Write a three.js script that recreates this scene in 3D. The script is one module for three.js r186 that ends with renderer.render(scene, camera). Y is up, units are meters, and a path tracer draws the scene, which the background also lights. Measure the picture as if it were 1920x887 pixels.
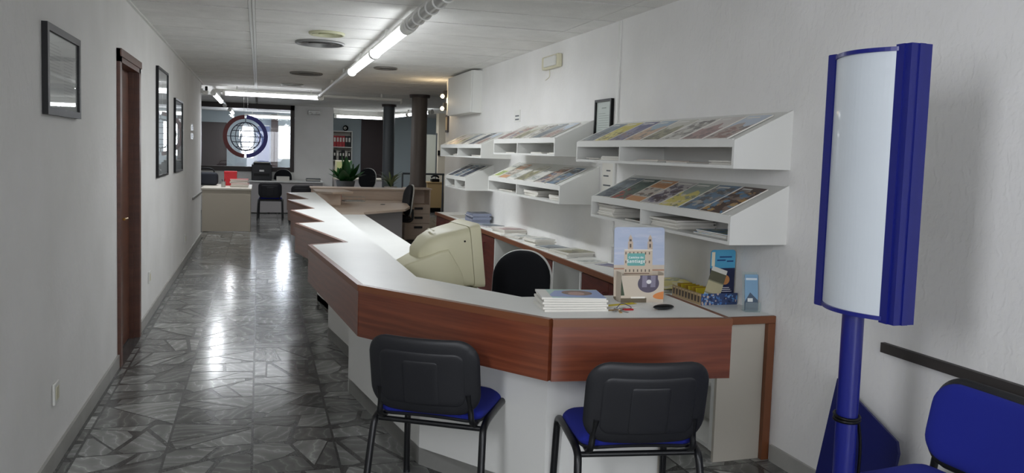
import * as THREE from 'three';
import { mergeGeometries, toCreasedNormals } from 'three/addons/utils/BufferGeometryUtils.js';
import { RoundedBoxGeometry } from 'three/addons/geometries/RoundedBoxGeometry.js';
import { RectAreaLightUniformsLib } from 'three/addons/lights/RectAreaLightUniformsLib.js';

// ------------------------------------------------------------ camera, exposure, large lights
RectAreaLightUniformsLib.init();
const scene = new THREE.Scene();
const renderer = new THREE.WebGLRenderer({ antialias: true });
renderer.toneMapping = THREE.LinearToneMapping;
renderer.toneMappingExposure = 1.1;
renderer.shadowMap.enabled = true;
const FOCAL = 1481.75;
const camera = new THREE.PerspectiveCamera(2 * Math.atan(443.5 / FOCAL) * 180 / Math.PI, 1920 / 887, 0.05, 100);
camera.position.set(0, 1.5, 0);
camera.rotation.set(-0.0712, -0.3111, 0.0322, 'YXZ');
camera.setViewOffset(1920, 887, 0, 47.5, 1920, 887);
scene.background = new THREE.Color(0xcfdbe6);

function areaLight(color, intensity, w, h, pos, target) {
  const l = new THREE.RectAreaLight(color, intensity, w, h);
  l.position.set(...pos); l.lookAt(...target); scene.add(l); return l;
}
// daylight through the side window next to the camera, through the street front behind it, and through the far room's windows
areaLight(0xf4f7ff, 36, 0.35, 0.8, [-0.86, 1.84, -0.23], [2.478, 1.8, -2.15]);
areaLight(0xf4f7ff, 4.5, 1.6, 1.3, [-0.86, 1.7, 3.0], [2.4, 1.7, 1.6]);
areaLight(0xf4f7ff, 3.4, 2.9, 2.1, [0.8, 1.3, 6.98], [0.8, 1.3, -2]);
areaLight(0xe8f1ff, 25, 0.34, 0.95, [-0.33, 1.65, -25.3], [-0.33, 1.3, -20]);
areaLight(0xe8f1ff, 25, 0.36, 0.98, [0.75, 1.66, -25.3], [0.75, 1.3, -20]);

// ------------------------------------------------------------ helpers
let seed = 12345;
const rnd = () => { seed = (seed * 1664525 + 1013904223) >>> 0; return seed / 4294967296; };
const rr = (a, b) => a + (b - a) * rnd();
const names = {};
function numbered(n) { const k = names[n] = (names[n] ?? -1) + 1; return k ? `${n}_${String(k).padStart(3, '0')}` : n; }
const sh = o => { o.traverse(c => { if (c.isMesh) { c.castShadow = true; c.receiveShadow = true; } }); return o; };
function thing(name, label, category, pos = [0, 0, 0], turn = 0, group) {
  const o = new THREE.Group(); o.name = numbered(name); o.position.set(...pos); o.rotation.y = turn;
  o.userData = { label, category }; if (group) o.userData.group = group; scene.add(o); return o;
}
function struct(name) { const o = new THREE.Group(); o.name = name; o.userData.kind = 'structure'; scene.add(o); return o; }
// world-size uv by dominant normal
function metreUV(g) {
  g = g.index ? g.toNonIndexed() : g;
  const p = g.attributes.position, n = p.count, uv = new Float32Array(n * 2);
  const a = new THREE.Vector3(), b = new THREE.Vector3(), c = new THREE.Vector3(), e = new THREE.Vector3();
  for (let i = 0; i < n; i += 3) {
    a.fromBufferAttribute(p, i); b.fromBufferAttribute(p, i + 1); c.fromBufferAttribute(p, i + 2);
    e.copy(b).sub(a).cross(c.clone().sub(a));
    const ax = Math.abs(e.x), ay = Math.abs(e.y), az = Math.abs(e.z);
    for (let k = 0; k < 3; k++) {
      const q = [a, b, c][k]; let u, v;
      if (ay >= ax && ay >= az) { u = q.x; v = q.z; } else if (ax >= az) { u = q.z; v = q.y; } else { u = q.x; v = q.y; }
      uv[(i + k) * 2] = u; uv[(i + k) * 2 + 1] = v;
    }
  }
  g.setAttribute('uv', new THREE.BufferAttribute(uv, 2)); return g;
}
function clean(g) { g = g.index ? g.toNonIndexed() : g; for (const k of Object.keys(g.attributes)) if (!['position', 'normal', 'uv'].includes(k)) g.deleteAttribute(k); return g; }
function merge(list) { return list.length === 1 ? clean(list[0]) : mergeGeometries(list.map(clean)); }
function mesh(name, geo, mat, parent, label) {
  if (Array.isArray(geo)) geo = metreUV(merge(geo));
  const m = new THREE.Mesh(geo, mat); m.name = name; m.castShadow = m.receiveShadow = true;
  if (label) m.userData.label = label;
  parent.add(m); return m;
}
function bx(x0, x1, y0, y1, z0, z1, r = 0) {
  const w = Math.abs(x1 - x0), h = Math.abs(y1 - y0), d = Math.abs(z1 - z0);
  const g = r ? new RoundedBoxGeometry(w, h, d, 2, Math.min(r, w / 2.1, h / 2.1, d / 2.1)) : new THREE.BoxGeometry(w, h, d);
  return g.translate((x0 + x1) / 2, (y0 + y1) / 2, (z0 + z1) / 2);
}
function cyl(r0, r1, h, x, y, z, seg = 24) { return new THREE.CylinderGeometry(r1, r0, h, seg).translate(x, y + h / 2, z); }
function tube(pts, r, seg = 24, rad = 10, tension = 0.5) {
  const c = new THREE.CatmullRomCurve3(pts.map(p => new THREE.Vector3(...p)), false, 'catmullrom', tension);
  return new THREE.TubeGeometry(c, seg, r, rad, false);
}
function rod(a, b, r, rad = 10) {
  const A = new THREE.Vector3(...a), B = new THREE.Vector3(...b), d = B.clone().sub(A);
  const g = new THREE.CylinderGeometry(r, r, d.length(), rad);
  g.applyQuaternion(new THREE.Quaternion().setFromUnitVectors(new THREE.Vector3(0, 1, 0), d.normalize()));
  return g.translate((A.x + B.x) / 2, (A.y + B.y) / 2, (A.z + B.z) / 2);
}
// vertical prism over a plan polygon [[x,z],...]
function prism(poly, y0, y1) {
  const s = new THREE.Shape(poly.map(([x, z]) => new THREE.Vector2(x, -z)));
  return new THREE.ExtrudeGeometry(s, { depth: y1 - y0, bevelEnabled: false, steps: 1 }).rotateX(-Math.PI / 2).translate(0, y0, 0);
}
// board standing along the plan segment a-b, thickness t to its right-hand side
function board(a, b, y0, y1, t) {
  const dx = b[0] - a[0], dz = b[1] - a[1], L = Math.hypot(dx, dz), nx = -dz / L * t, nz = dx / L * t;
  return prism([a, b, [b[0] + nx, b[1] + nz], [a[0] + nx, a[1] + nz]], y0, y1);
}
function roundedShape(w, h, r) {
  const s = new THREE.Shape(); const x = -w / 2, y = -h / 2;
  s.moveTo(x + r, y); s.lineTo(x + w - r, y); s.absarc(x + w - r, y + r, r, -Math.PI / 2, 0); s.lineTo(x + w, y + h - r); s.absarc(x + w - r, y + h - r, r, 0, Math.PI / 2);
  s.lineTo(x + r, y + h); s.absarc(x + r, y + h - r, r, Math.PI / 2, Math.PI); s.lineTo(x, y + r); s.absarc(x + r, y + r, r, Math.PI, Math.PI * 1.5); return s;
}

// ------------------------------------------------------------ textures
function hash(x, y, s) { let h = (x * 374761393 + y * 668265263 + s * 974711) | 0; h = Math.imul(h ^ (h >>> 13), 1274126177); return ((h ^ (h >>> 16)) >>> 0) / 4294967296; }
function vnoise(u, v, px, py, s) { // periodic value noise
  const x0 = Math.floor(u), y0 = Math.floor(v), fx = u - x0, fy = v - y0, sx = fx * fx * (3 - 2 * fx), sy = fy * fy * (3 - 2 * fy);
  const m = (a, p) => ((a % p) + p) % p, h = (a, b) => hash(m(a, px), m(b, py), s);
  return (h(x0, y0) * (1 - sx) + h(x0 + 1, y0) * sx) * (1 - sy) + (h(x0, y0 + 1) * (1 - sx) + h(x0 + 1, y0 + 1) * sx) * sy;
}
function fbm(u, v, px, py, s, o = 4) { let a = 0, w = 0.5, t = 0; for (let i = 0; i < o; i++) { a += w * vnoise(u, v, px, py, s + i); t += w; u *= 2; v *= 2; px *= 2; py *= 2; w *= 0.5; } return a / t; }
function dataTex(N, M, fn, srgb, rep = 1, repY = rep) {
  const d = new Uint8Array(N * M * 4);
  for (let j = 0; j < M; j++) for (let i = 0; i < N; i++) {
    const c = fn(i / N, j / M); const o = (j * N + i) * 4;
    for (let k = 0; k < 3; k++) d[o + k] = Math.max(0, Math.min(255, Array.isArray(c) ? c[k] : c)); d[o + 3] = 255;
  }
  const t = new THREE.DataTexture(d, N, M); t.wrapS = t.wrapT = THREE.RepeatWrapping; t.magFilter = THREE.LinearFilter; t.minFilter = THREE.LinearMipmapLinearFilter; t.generateMipmaps = true;
  if (srgb) t.colorSpace = THREE.SRGBColorSpace; t.repeat.set(rep, repY); t.needsUpdate = true; return t;
}
const lerp3 = (a, b, t) => [a[0] + (b[0] - a[0]) * t, a[1] + (b[1] - a[1]) * t, a[2] + (b[2] - a[2]) * t];
const stuccoBump = dataTex(512, 512, (u, v) => { const a = fbm(u * 28, v * 28, 28, 28, 3, 4), b = fbm(u * 60 + 3 * a, v * 22, 60, 22, 9, 3); return 255 * (0.45 * a + 0.55 * Math.pow(b, 1.4)); }, false, 1.1);
const stuccoCol = dataTex(256, 256, (u, v) => { const a = fbm(u * 5, v * 5, 5, 5, 21, 5); return [236 + 16 * (a - 0.5), 235 + 16 * (a - 0.5), 232 + 18 * (a - 0.5)]; }, true, 0.5);
const plankCol = dataTex(256, 256, (u, v) => { const a = fbm(u * 6, v * 6, 6, 6, 5, 5), b = hash(Math.floor(u * 256), Math.floor(v * 256), 4); const s = b > 0.93 ? -14 : 0; return [236 + 16 * (a - 0.5) + s, 235 + 16 * (a - 0.5) + s, 231 + 16 * (a - 0.5) + s]; }, true, 1.2);
function woodTex(c0, c1, s, fx, fy) { // grain runs along u
  return dataTex(512, 512, (u, v) => {
    const w = fbm(u * 3, v * 9, 3, 9, s, 4), band = 0.5 + 0.5 * Math.sin((v * 16 + w * 3.2) * Math.PI * 2), f = fbm(u * 5, v * 130, 5, 130, s + 7, 2), f2 = fbm(u * 30, v * 200, 30, 200, s + 17, 1);
    return lerp3(c0, c1, Math.max(0, Math.min(1, 0.22 * band + 0.36 * w + 0.3 * f + 0.12 * f2)));
  }, true, fx, fy);
}
const sapele = woodTex([82, 37, 25], [144, 80, 51], 31, 0.5, 1.3);
const redBrown = woodTex([70, 28, 22], [118, 56, 42], 41, 0.7, 1.2);
const doorWood = woodTex([76, 44, 32], [114, 70, 50], 51, 0.5, 0.7);
const beech = woodTex([200, 180, 162], [216, 200, 184], 61, 0.6, 0.8);
const marbleTex = dataTex(512, 512, (u, v) => {
  const w = fbm(u * 4, v * 4, 4, 4, 71, 5), st = Math.sin((v * 9 + w * 2.6) * Math.PI * 2), f = fbm(u * 3, v * 18, 3, 18, 77, 3), lum = 128 + 26 * (w - 0.5) * 2 + 14 * st * f + 20 * (f - 0.5) + (st > 0.95 ? 22 : 0);
  return [lum, lum + 1, lum - 1];
}, true, 1.6);
const mortarTex = dataTex(256, 256, (u, v) => { const a = fbm(u * 8, v * 8, 8, 8, 81, 4), b = hash(Math.floor(u * 128), Math.floor(v * 128), 6); const l = 74 + 18 * (a - 0.5) + (b > 0.9 ? 26 : b < 0.1 ? -16 : 0); return [l, l, l - 1]; }, true, 2);
const skirtTex = dataTex(256, 128, (u, v) => { const a = fbm(u * 6, v * 3, 6, 3, 91, 5); const l = 166 + 36 * (a - 0.5); return [l, l - 1, l - 7]; }, true, 1.2);
const weave = dataTex(128, 128, (u, v) => { const a = Math.sin(u * Math.PI * 64) * Math.sin(v * Math.PI * 64), b = hash(Math.floor(u * 128), Math.floor(v * 128), 2); return 128 + 70 * a + 40 * (b - 0.5); }, false, 14);
const laminateTex = dataTex(256, 256, (u, v) => { const a = fbm(u * 4, v * 4, 4, 4, 101, 5); return [238 + 8 * (a - 0.5), 239 + 8 * (a - 0.5), 235 + 8 * (a - 0.5)]; }, true, 0.8);

const std = (o) => new THREE.MeshStandardMaterial(o);
const phys = (o) => new THREE.MeshPhysicalMaterial(o);
const M = {
  wall: std({ map: stuccoCol, bumpMap: stuccoBump, bumpScale: 0.0026, roughness: 0.92 }),
  wallSmooth: std({ map: stuccoCol, roughness: 0.9 }),
  wallBlue: std({ color: 0xb9c6cb, roughness: 0.9 }),
  plank: std({ map: plankCol, roughness: 0.9 }),
  ceilVoid: std({ color: 0xc9c6c0, roughness: 1 }),
  mortar: std({ map: mortarTex, roughness: 0.22 }),
  skirt: std({ map: skirtTex, roughness: 0.35 }),
  sapele: phys({ map: sapele, roughness: 0.36, clearcoat: 0.35, clearcoatRoughness: 0.3 }),
  band: std({ color: 0x7b4a2e, roughness: 0.4 }),
  redBrown: std({ map: redBrown, roughness: 0.42 }),
  doorWood: std({ map: doorWood, roughness: 0.4 }),
  darkDoor: std({ color: 0x38292a, roughness: 0.5 }),
  beech: std({ map: beech, roughness: 0.5 }),
  laminate: std({ map: laminateTex, roughness: 0.38 }),
  whitePaint: std({ color: 0xe6e6e1, roughness: 0.5 }),
  creamPanel: std({ color: 0xc8c2b5, roughness: 0.5 }),
  panelGrey: std({ color: 0xb4b0b0, roughness: 0.6 }),
  blackPlastic: std({ color: 0x1d1e22, roughness: 0.48 }),
  blackMetal: std({ color: 0x141517, roughness: 0.35 }),
  blueFabric: std({ color: 0x17248f, roughness: 0.95, bumpMap: weave, bumpScale: 0.0008 }),
  darkFabric: std({ color: 0x15171c, roughness: 0.95, bumpMap: weave, bumpScale: 0.0008 }),
  bluePaint: std({ color: 0x111a70, roughness: 0.32 }),
  navyPaint: std({ color: 0x131a5c, roughness: 0.4 }),
  acrylicWhite: phys({ color: 0xc6cdd2, roughness: 0.45, clearcoat: 0.25, clearcoatRoughness: 0.05 }),
  crt: std({ color: 0xdcd7b6, roughness: 0.5 }),
  crtDark: std({ color: 0x23251f, roughness: 0.2 }),
  chrome: std({ color: 0xc9c9c9, roughness: 0.2, metalness: 1 }),
  alu: std({ color: 0xb5b5b2, roughness: 0.4, metalness: 0.8 }),
  brass: std({ color: 0xc09a55, roughness: 0.3, metalness: 1 }),
  whitePlastic: std({ color: 0xe4e4de, roughness: 0.4 }),
  agedPlastic: std({ color: 0xd9d4b8, roughness: 0.45 }),
  greyColumn: std({ color: 0x575c60, roughness: 0.45 }),
  brownColumn: std({ color: 0x6a625c, roughness: 0.45 }),
  brownFlange: std({ color: 0x3d3432, roughness: 0.5 }),
  glass: phys({ color: 0xffffff, transmission: 1, thickness: 0, roughness: 0, ior: 1.45 }),
  acrylic: phys({ color: 0xf4fafa, transmission: 0.92, thickness: 0, roughness: 0.06, ior: 1.45 }),
  paper: std({ color: 0xe9e6dd, roughness: 0.8 }),
  paperGrey: std({ color: 0xc4c0b6, roughness: 0.8 }),
  tubeGlow: std({ color: 0xffffff, emissive: 0xf6faff, emissiveIntensity: 8, roughness: 0.4 }),
  bulbGlow: std({ color: 0xffffff, emissive: 0xffe2b4, emissiveIntensity: 3, roughness: 0.4 }),
  skyGlow: std({ color: 0xffffff, emissive: 0xf0f6ff, emissiveIntensity: 2.2, roughness: 1 }),
  black: phys({ color: 0x070708, roughness: 0.4, specularIntensity: 0.5 }),
  red: std({ color: 0xb51c24, roughness: 0.5 }),
  maroon: std({ color: 0x6e3434, roughness: 0.55 }),
  violet: std({ color: 0x3b3a8c, roughness: 0.5 }),
  leaf: phys({ color: 0x1f5524, roughness: 0.4, transmission: 0.15, thickness: 0, side: THREE.DoubleSide }),
  leafPale: phys({ color: 0x8f9a6c, roughness: 0.6, transmission: 0.2, thickness: 0, side: THREE.DoubleSide }),
  yellowPaper: std({ color: 0xd8c22e, roughness: 0.7 }),
};

// ------------------------------------------------------------ setting
const XL = -0.888, XR = 2.478, HC = 2.4915, ZC = -13.64, ZR = -10.85;
// floor: crazy paving of marble pieces set in 40 cm slabs
{
  const floor = struct('floor');
  mesh('mortar', [bx(-5, 7, -0.15, 0, -27, 7.4)], M.mortar, floor);
  const tones = [0.85, 1.1, 1.45, 1.75, 1.25, 1.0].map(t => std({ map: marbleTex, color: new THREE.Color(t * 0.78, t * 0.78, t * 0.765), roughness: 0.17 }));
  function cut(poly, p, n, gap) { // two halves of a convex polygon, a gap apart
    const side = s => { const out = []; for (let i = 0; i < poly.length; i++) { const a = poly[i], b = poly[(i + 1) % poly.length]; const da = s * ((a[0] - p[0]) * n[0] + (a[1] - p[1]) * n[1]) - gap, db = s * ((b[0] - p[0]) * n[0] + (b[1] - p[1]) * n[1]) - gap; if (da >= 0) out.push(a); if ((da > 0) !== (db > 0)) { const t = da / (da - db); out.push([a[0] + (b[0] - a[0]) * t, a[1] + (b[1] - a[1]) * t]); } } return out; };
    return [side(1), side(-1)];
  }
  const area = q => { let s = 0; for (let i = 0; i < q.length; i++) { const a = q[i], b = q[(i + 1) % q.length]; s += a[0] * b[1] - b[0] * a[1]; } return Math.abs(s) / 2; };
  const cen = q => { let x = 0, z = 0; for (const a of q) { x += a[0]; z += a[1]; } return [x / q.length, z / q.length]; };
  const pieces = [];
  const P = 0.4, X0 = -0.82;
  for (let iz = 0; iz < 66; iz++) for (let ix = -8; ix < 12; ix++) {
    const x0 = X0 + ix * P, z1 = -0.9 - iz * P, z0 = z1 - P;
    if (z0 > ZC && (x0 + P < XL + 0.02 || x0 > XR)) continue;
    if (z0 < -19.3) continue;
    let polys = [[[Math.max(x0, XL + 0.025 - (z1 < ZC ? 9 : 0)) + 0.006, z0 + 0.006], [x0 + P - 0.006, z0 + 0.006], [x0 + P - 0.006, z1 - 0.006], [Math.max(x0, XL + 0.025 - (z1 < ZC ? 9 : 0)) + 0.006, z1 - 0.006]]];
    const want = 2 + Math.floor(rnd() * 4);
    for (let k = 0; k < 14 && polys.length < want; k++) {
      polys.sort((a, b) => area(b) - area(a)); const q = polys[0], c = cen(q), a = rnd() * Math.PI;
      const [h1, h2] = cut(q, [c[0] + rr(-0.05, 0.05), c[1] + rr(-0.05, 0.05)], [Math.cos(a), Math.sin(a)], rr(0.004, 0.014));
      if (h1.length > 2 && h2.length > 2 && area(h1) > 0.004 && area(h2) > 0.004) polys.splice(0, 1, h1, h2);
    }
    for (let q of polys) { // clip a corner or two
      for (let k = 0; k < 2; k++) if (rnd() < 0.6) { const c = cen(q), i = Math.floor(rnd() * q.length), v = q[i], d = [v[0] - c[0], v[1] - c[1]], L = Math.hypot(...d) || 1, n = [-d[0] / L + rr(-0.3, 0.3), -d[1] / L + rr(-0.3, 0.3)]; const f = cut(q, [v[0] - d[0] * 0.22, v[1] - d[1] * 0.22], n, 0)[0]; if (f.length > 2) q = f; }
      const c = cen(q); if (area(q) > 0.0025) pieces.push({ q, c, d: Math.hypot(c[0], c[1]) });
    }
  }
  const inView = p => { const dx = p.c[0] * 0.952 + p.c[1] * 0.306, dz = p.c[0] * 0.306 - p.c[1] * 0.952; if (dz < 2.6) return false; const px = 960 + dx / dz * 1482; return px > -20 && px < 1940 && !(p.c[0] > 0.75 && p.c[1] < -3.4); };
  function pieceGeo({ q }) {
    const y = 0.0009, pos = [], nor = [], uv = [], a = rnd() * 6.28, ca = Math.cos(a), sa = Math.sin(a), ou = rnd() * 5, ov = rnd() * 5;
    const put = (x, yy, z, n) => { pos.push(x, yy, z); nor.push(...n); uv.push(ou + x * ca + z * sa, ov - x * sa + z * ca); };
    let s = 0; for (let i = 0; i < q.length; i++) { const A = q[i], B = q[(i + 1) % q.length]; s += A[0] * B[1] - B[0] * A[1]; } const Q = s > 0 ? q.slice().reverse() : q;
    for (let i = 1; i < Q.length - 1; i++) for (const v of [Q[0], Q[i], Q[i + 1]]) put(v[0], y, v[1], [0, 1, 0]);
    for (let i = 0; i < Q.length; i++) { const A = Q[i], B = Q[(i + 1) % Q.length], L = Math.hypot(B[0] - A[0], B[1] - A[1]) || 1, n = [-(B[1] - A[1]) / L, 0, (B[0] - A[0]) / L]; put(A[0], y, A[1], n); put(A[0], -0.001, A[1], n); put(B[0], y, B[1], n); put(B[0], y, B[1], n); put(A[0], -0.001, A[1], n); put(B[0], -0.001, B[1], n); }
    const g = new THREE.BufferGeometry(); g.setAttribute('position', new THREE.Float32BufferAttribute(pos, 3)); g.setAttribute('normal', new THREE.Float32BufferAttribute(nor, 3)); g.setAttribute('uv', new THREE.Float32BufferAttribute(uv, 2)); return g;
  }
  const near = pieces.filter(inView).sort((a, b) => a.d - b.d), mine = new Set(near.slice(0, 300)), rest = tones.map(() => []);
  for (const p of pieces) { const g = pieceGeo(p), t = Math.floor(rnd() * tones.length); if (mine.has(p)) mesh('stone', g, tones[t], floor); else rest[t].push(g); }
  rest.forEach((l, i) => { if (l.length) { const m = mesh('paving_stones', mergeGeometries(l), tones[i], floor); m.userData.kind = 'stuff'; } });
}
// ceiling boards
{
  const c = struct('ceiling');
  mesh('slab', [bx(-5, 7, HC + 0.05, HC + 0.2, -27, 7.4)], M.ceilVoid, c);
  const pitch = 0.614;
  for (let k = -23; k < 26; k++) {
    const zb = -7.29 - k * pitch;
    const zA = x => zb + (-(x - 0.8) * -0.053);
    for (const [x0, x1] of [[zb < ZC ? -5 : XL, -0.085], [-0.035, 2.3], [2.304, zb - pitch < ZR ? 7 : XR]]) {
      if (zb - pitch < -27 || zb > 7.3) continue;
      const g = prism([[x0, zA(x0) - 0.012], [x1, zA(x1) - 0.012], [x1, zA(x1) - pitch + 0.012], [x0, zA(x0) - pitch + 0.012]], HC + rr(0, 0.003), HC + 0.04);
      mesh('ceiling_board', [g], M.plank, c);
    }
  }
  mesh('ceiling_rail', [bx(-0.083, -0.064, HC - 0.004, HC + 0.03, -16.5, 7), bx(-0.056, -0.037, HC - 0.004, HC + 0.03, -16.5, 7), bx(-0.064, -0.056, HC + 0.006, HC + 0.03, -16.5, 7)], M.whitePaint, c);
  mesh('edge_trim', [bx(XL, XL + 0.02, HC - 0.012, HC + 0.01, ZC, 7)], M.whitePaint, c);
  // the lower boarded ceiling over the far rooms
}
// left wall with door opening and the side window by the camera
const DZ0 = -6.68, DZ1 = -5.73, DH = 2.11;
{
  const w = struct('wall_left'), t = 0.16, x0 = XL - t;
  mesh('wall_surface', [bx(x0, XL, 0, HC + 0.05, ZC, DZ0), bx(x0, XL, DH, HC + 0.05, DZ0, DZ1), bx(x0, XL, 0, HC + 0.05, DZ1, -0.44), bx(x0, XL, 0, 1.4, -0.44, -0.02), bx(x0, XL, 2.28, HC + 0.05, -0.44, -0.02), bx(x0, XL, 0, HC + 0.05, -0.02, 2.2), bx(x0, XL, 0, 1.05, 2.2, 3.8), bx(x0, XL, 2.35, HC + 0.05, 2.2, 3.8), bx(x0, XL, 0, HC + 0.05, 3.8, 7.3)], M.wall, w);
  const win = struct('window_1');
  mesh('frame', [bx(XL - 0.1, XL - 0.04, 1.4, 1.43, -0.44, -0.02), bx(XL - 0.1, XL - 0.04, 2.25, 2.28, -0.44, -0.02), bx(XL - 0.1, XL - 0.04, 1.43, 2.25, -0.44, -0.41), bx(XL - 0.1, XL - 0.04, 1.43, 2.25, -0.05, -0.02)], M.whitePaint, win);
  mesh('pane', [bx(XL - 0.075, XL - 0.069, 1.43, 2.25, -0.41, -0.05)], M.skyGlow, win);
  const win2 = struct('window_6'); mesh('pane', [bx(XL - 0.075, XL - 0.069, 1.05, 2.35, 2.2, 3.8)], M.skyGlow, win2); mesh('mullion', [bx(XL - 0.1, XL - 0.05, 1.05, 2.35, 2.97, 3.03)], M.whitePaint, win2);
  const b = struct('baseboard_left');
  mesh('skirting', [bx(XL, XL + 0.014, 0, 0.085, ZC, DZ0), bx(XL, XL + 0.014, 0, 0.085, DZ1, 7)], M.skirt, b);
  const door = struct('door_1');
  mesh('door_frame', [bx(XL - 0.1, XL + 0.022, 0, DH, DZ1 - 0.075, DZ1), bx(XL - 0.1, XL + 0.022, 0, DH, DZ0, DZ0 + 0.075), bx(XL - 0.1, XL + 0.022, DH - 0.085, DH, DZ0, DZ1), bx(XL - 0.1, XL - 0.02, 0, DH - 0.085, DZ0 + 0.075, DZ0 + 0.1), bx(XL - 0.1, XL - 0.02, 0, DH - 0.085, DZ1 - 0.1, DZ1 - 0.075), bx(XL + 0.022, XL + 0.03, DH - 0.05, DH, DZ0, DZ1)], M.doorWood, door);
  const leaf = mesh('door_leaf', [bx(XL - 0.09, XL - 0.05, 0.01, DH - 0.085, DZ0 + 0.1, DZ1 - 0.1)], M.doorWood, door);
  mesh('handle', [rod([XL - 0.05, 0.97, -6.0], [XL + 0.005, 0.97, -6.0], 0.009), rod([XL + 0.005, 0.97, -5.99], [XL + 0.005, 0.965, -6.12], 0.009), bx(XL - 0.05, XL - 0.046, 0.93, 1.03, -6.02, -5.98)], M.brass, leaf);
  mesh('door_plate', [bx(XL - 0.05, XL - 0.046, 1.565, 1.635, -6.13, -5.92)], std({ color: 0x6a5540, roughness: 0.35, metalness: 0.4 }), leaf);
}
{
  const w = struct('wall_right'), b = struct('baseboard_right');
  mesh('wall_surface', [bx(XR, XR + 0.16, 0, HC + 0.05, ZR, 7.3)], M.wall, w);
  mesh('skirting', [bx(XR - 0.014, XR, 0, 0.085, -3.3, 7)], M.skirt, b);
  const r = struct('trim_1'); mesh('chair_rail', [bx(XR - 0.022, XR, 0.735, 0.775, -2.6, -0.6)], std({ color: 0x3b3735, roughness: 0.6 }), r);
  const r2 = struct('trim_2'); mesh('chair_rail', [bx(XL, XL + 0.02, 0.725, 0.76, ZC, -11.86)], std({ color: 0x8a8883, roughness: 0.6 }), r2);
  // street front behind the camera
  const f = struct('wall_front');
  mesh('wall_surface', [bx(XL - 0.16, XR + 0.16, 2.35, HC + 0.05, 7, 7.16), bx(XL - 0.16, XR + 0.16, 0, 0.25, 7, 7.16), bx(XL - 0.16, -0.65, 0.25, 2.35, 7, 7.16), bx(2.25, XR + 0.16, 0.25, 2.35, 7, 7.16)], M.wallSmooth, f);
  const g = struct('window_2'); mesh('pane', [bx(-0.65, 2.25, 0.25, 2.35, 7.06, 7.07)], M.skyGlow, g);
  mesh('mullion', [bx(0.77, 0.83, 0.25, 2.35, 7.03, 7.1)], M.alu, g);
}
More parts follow.
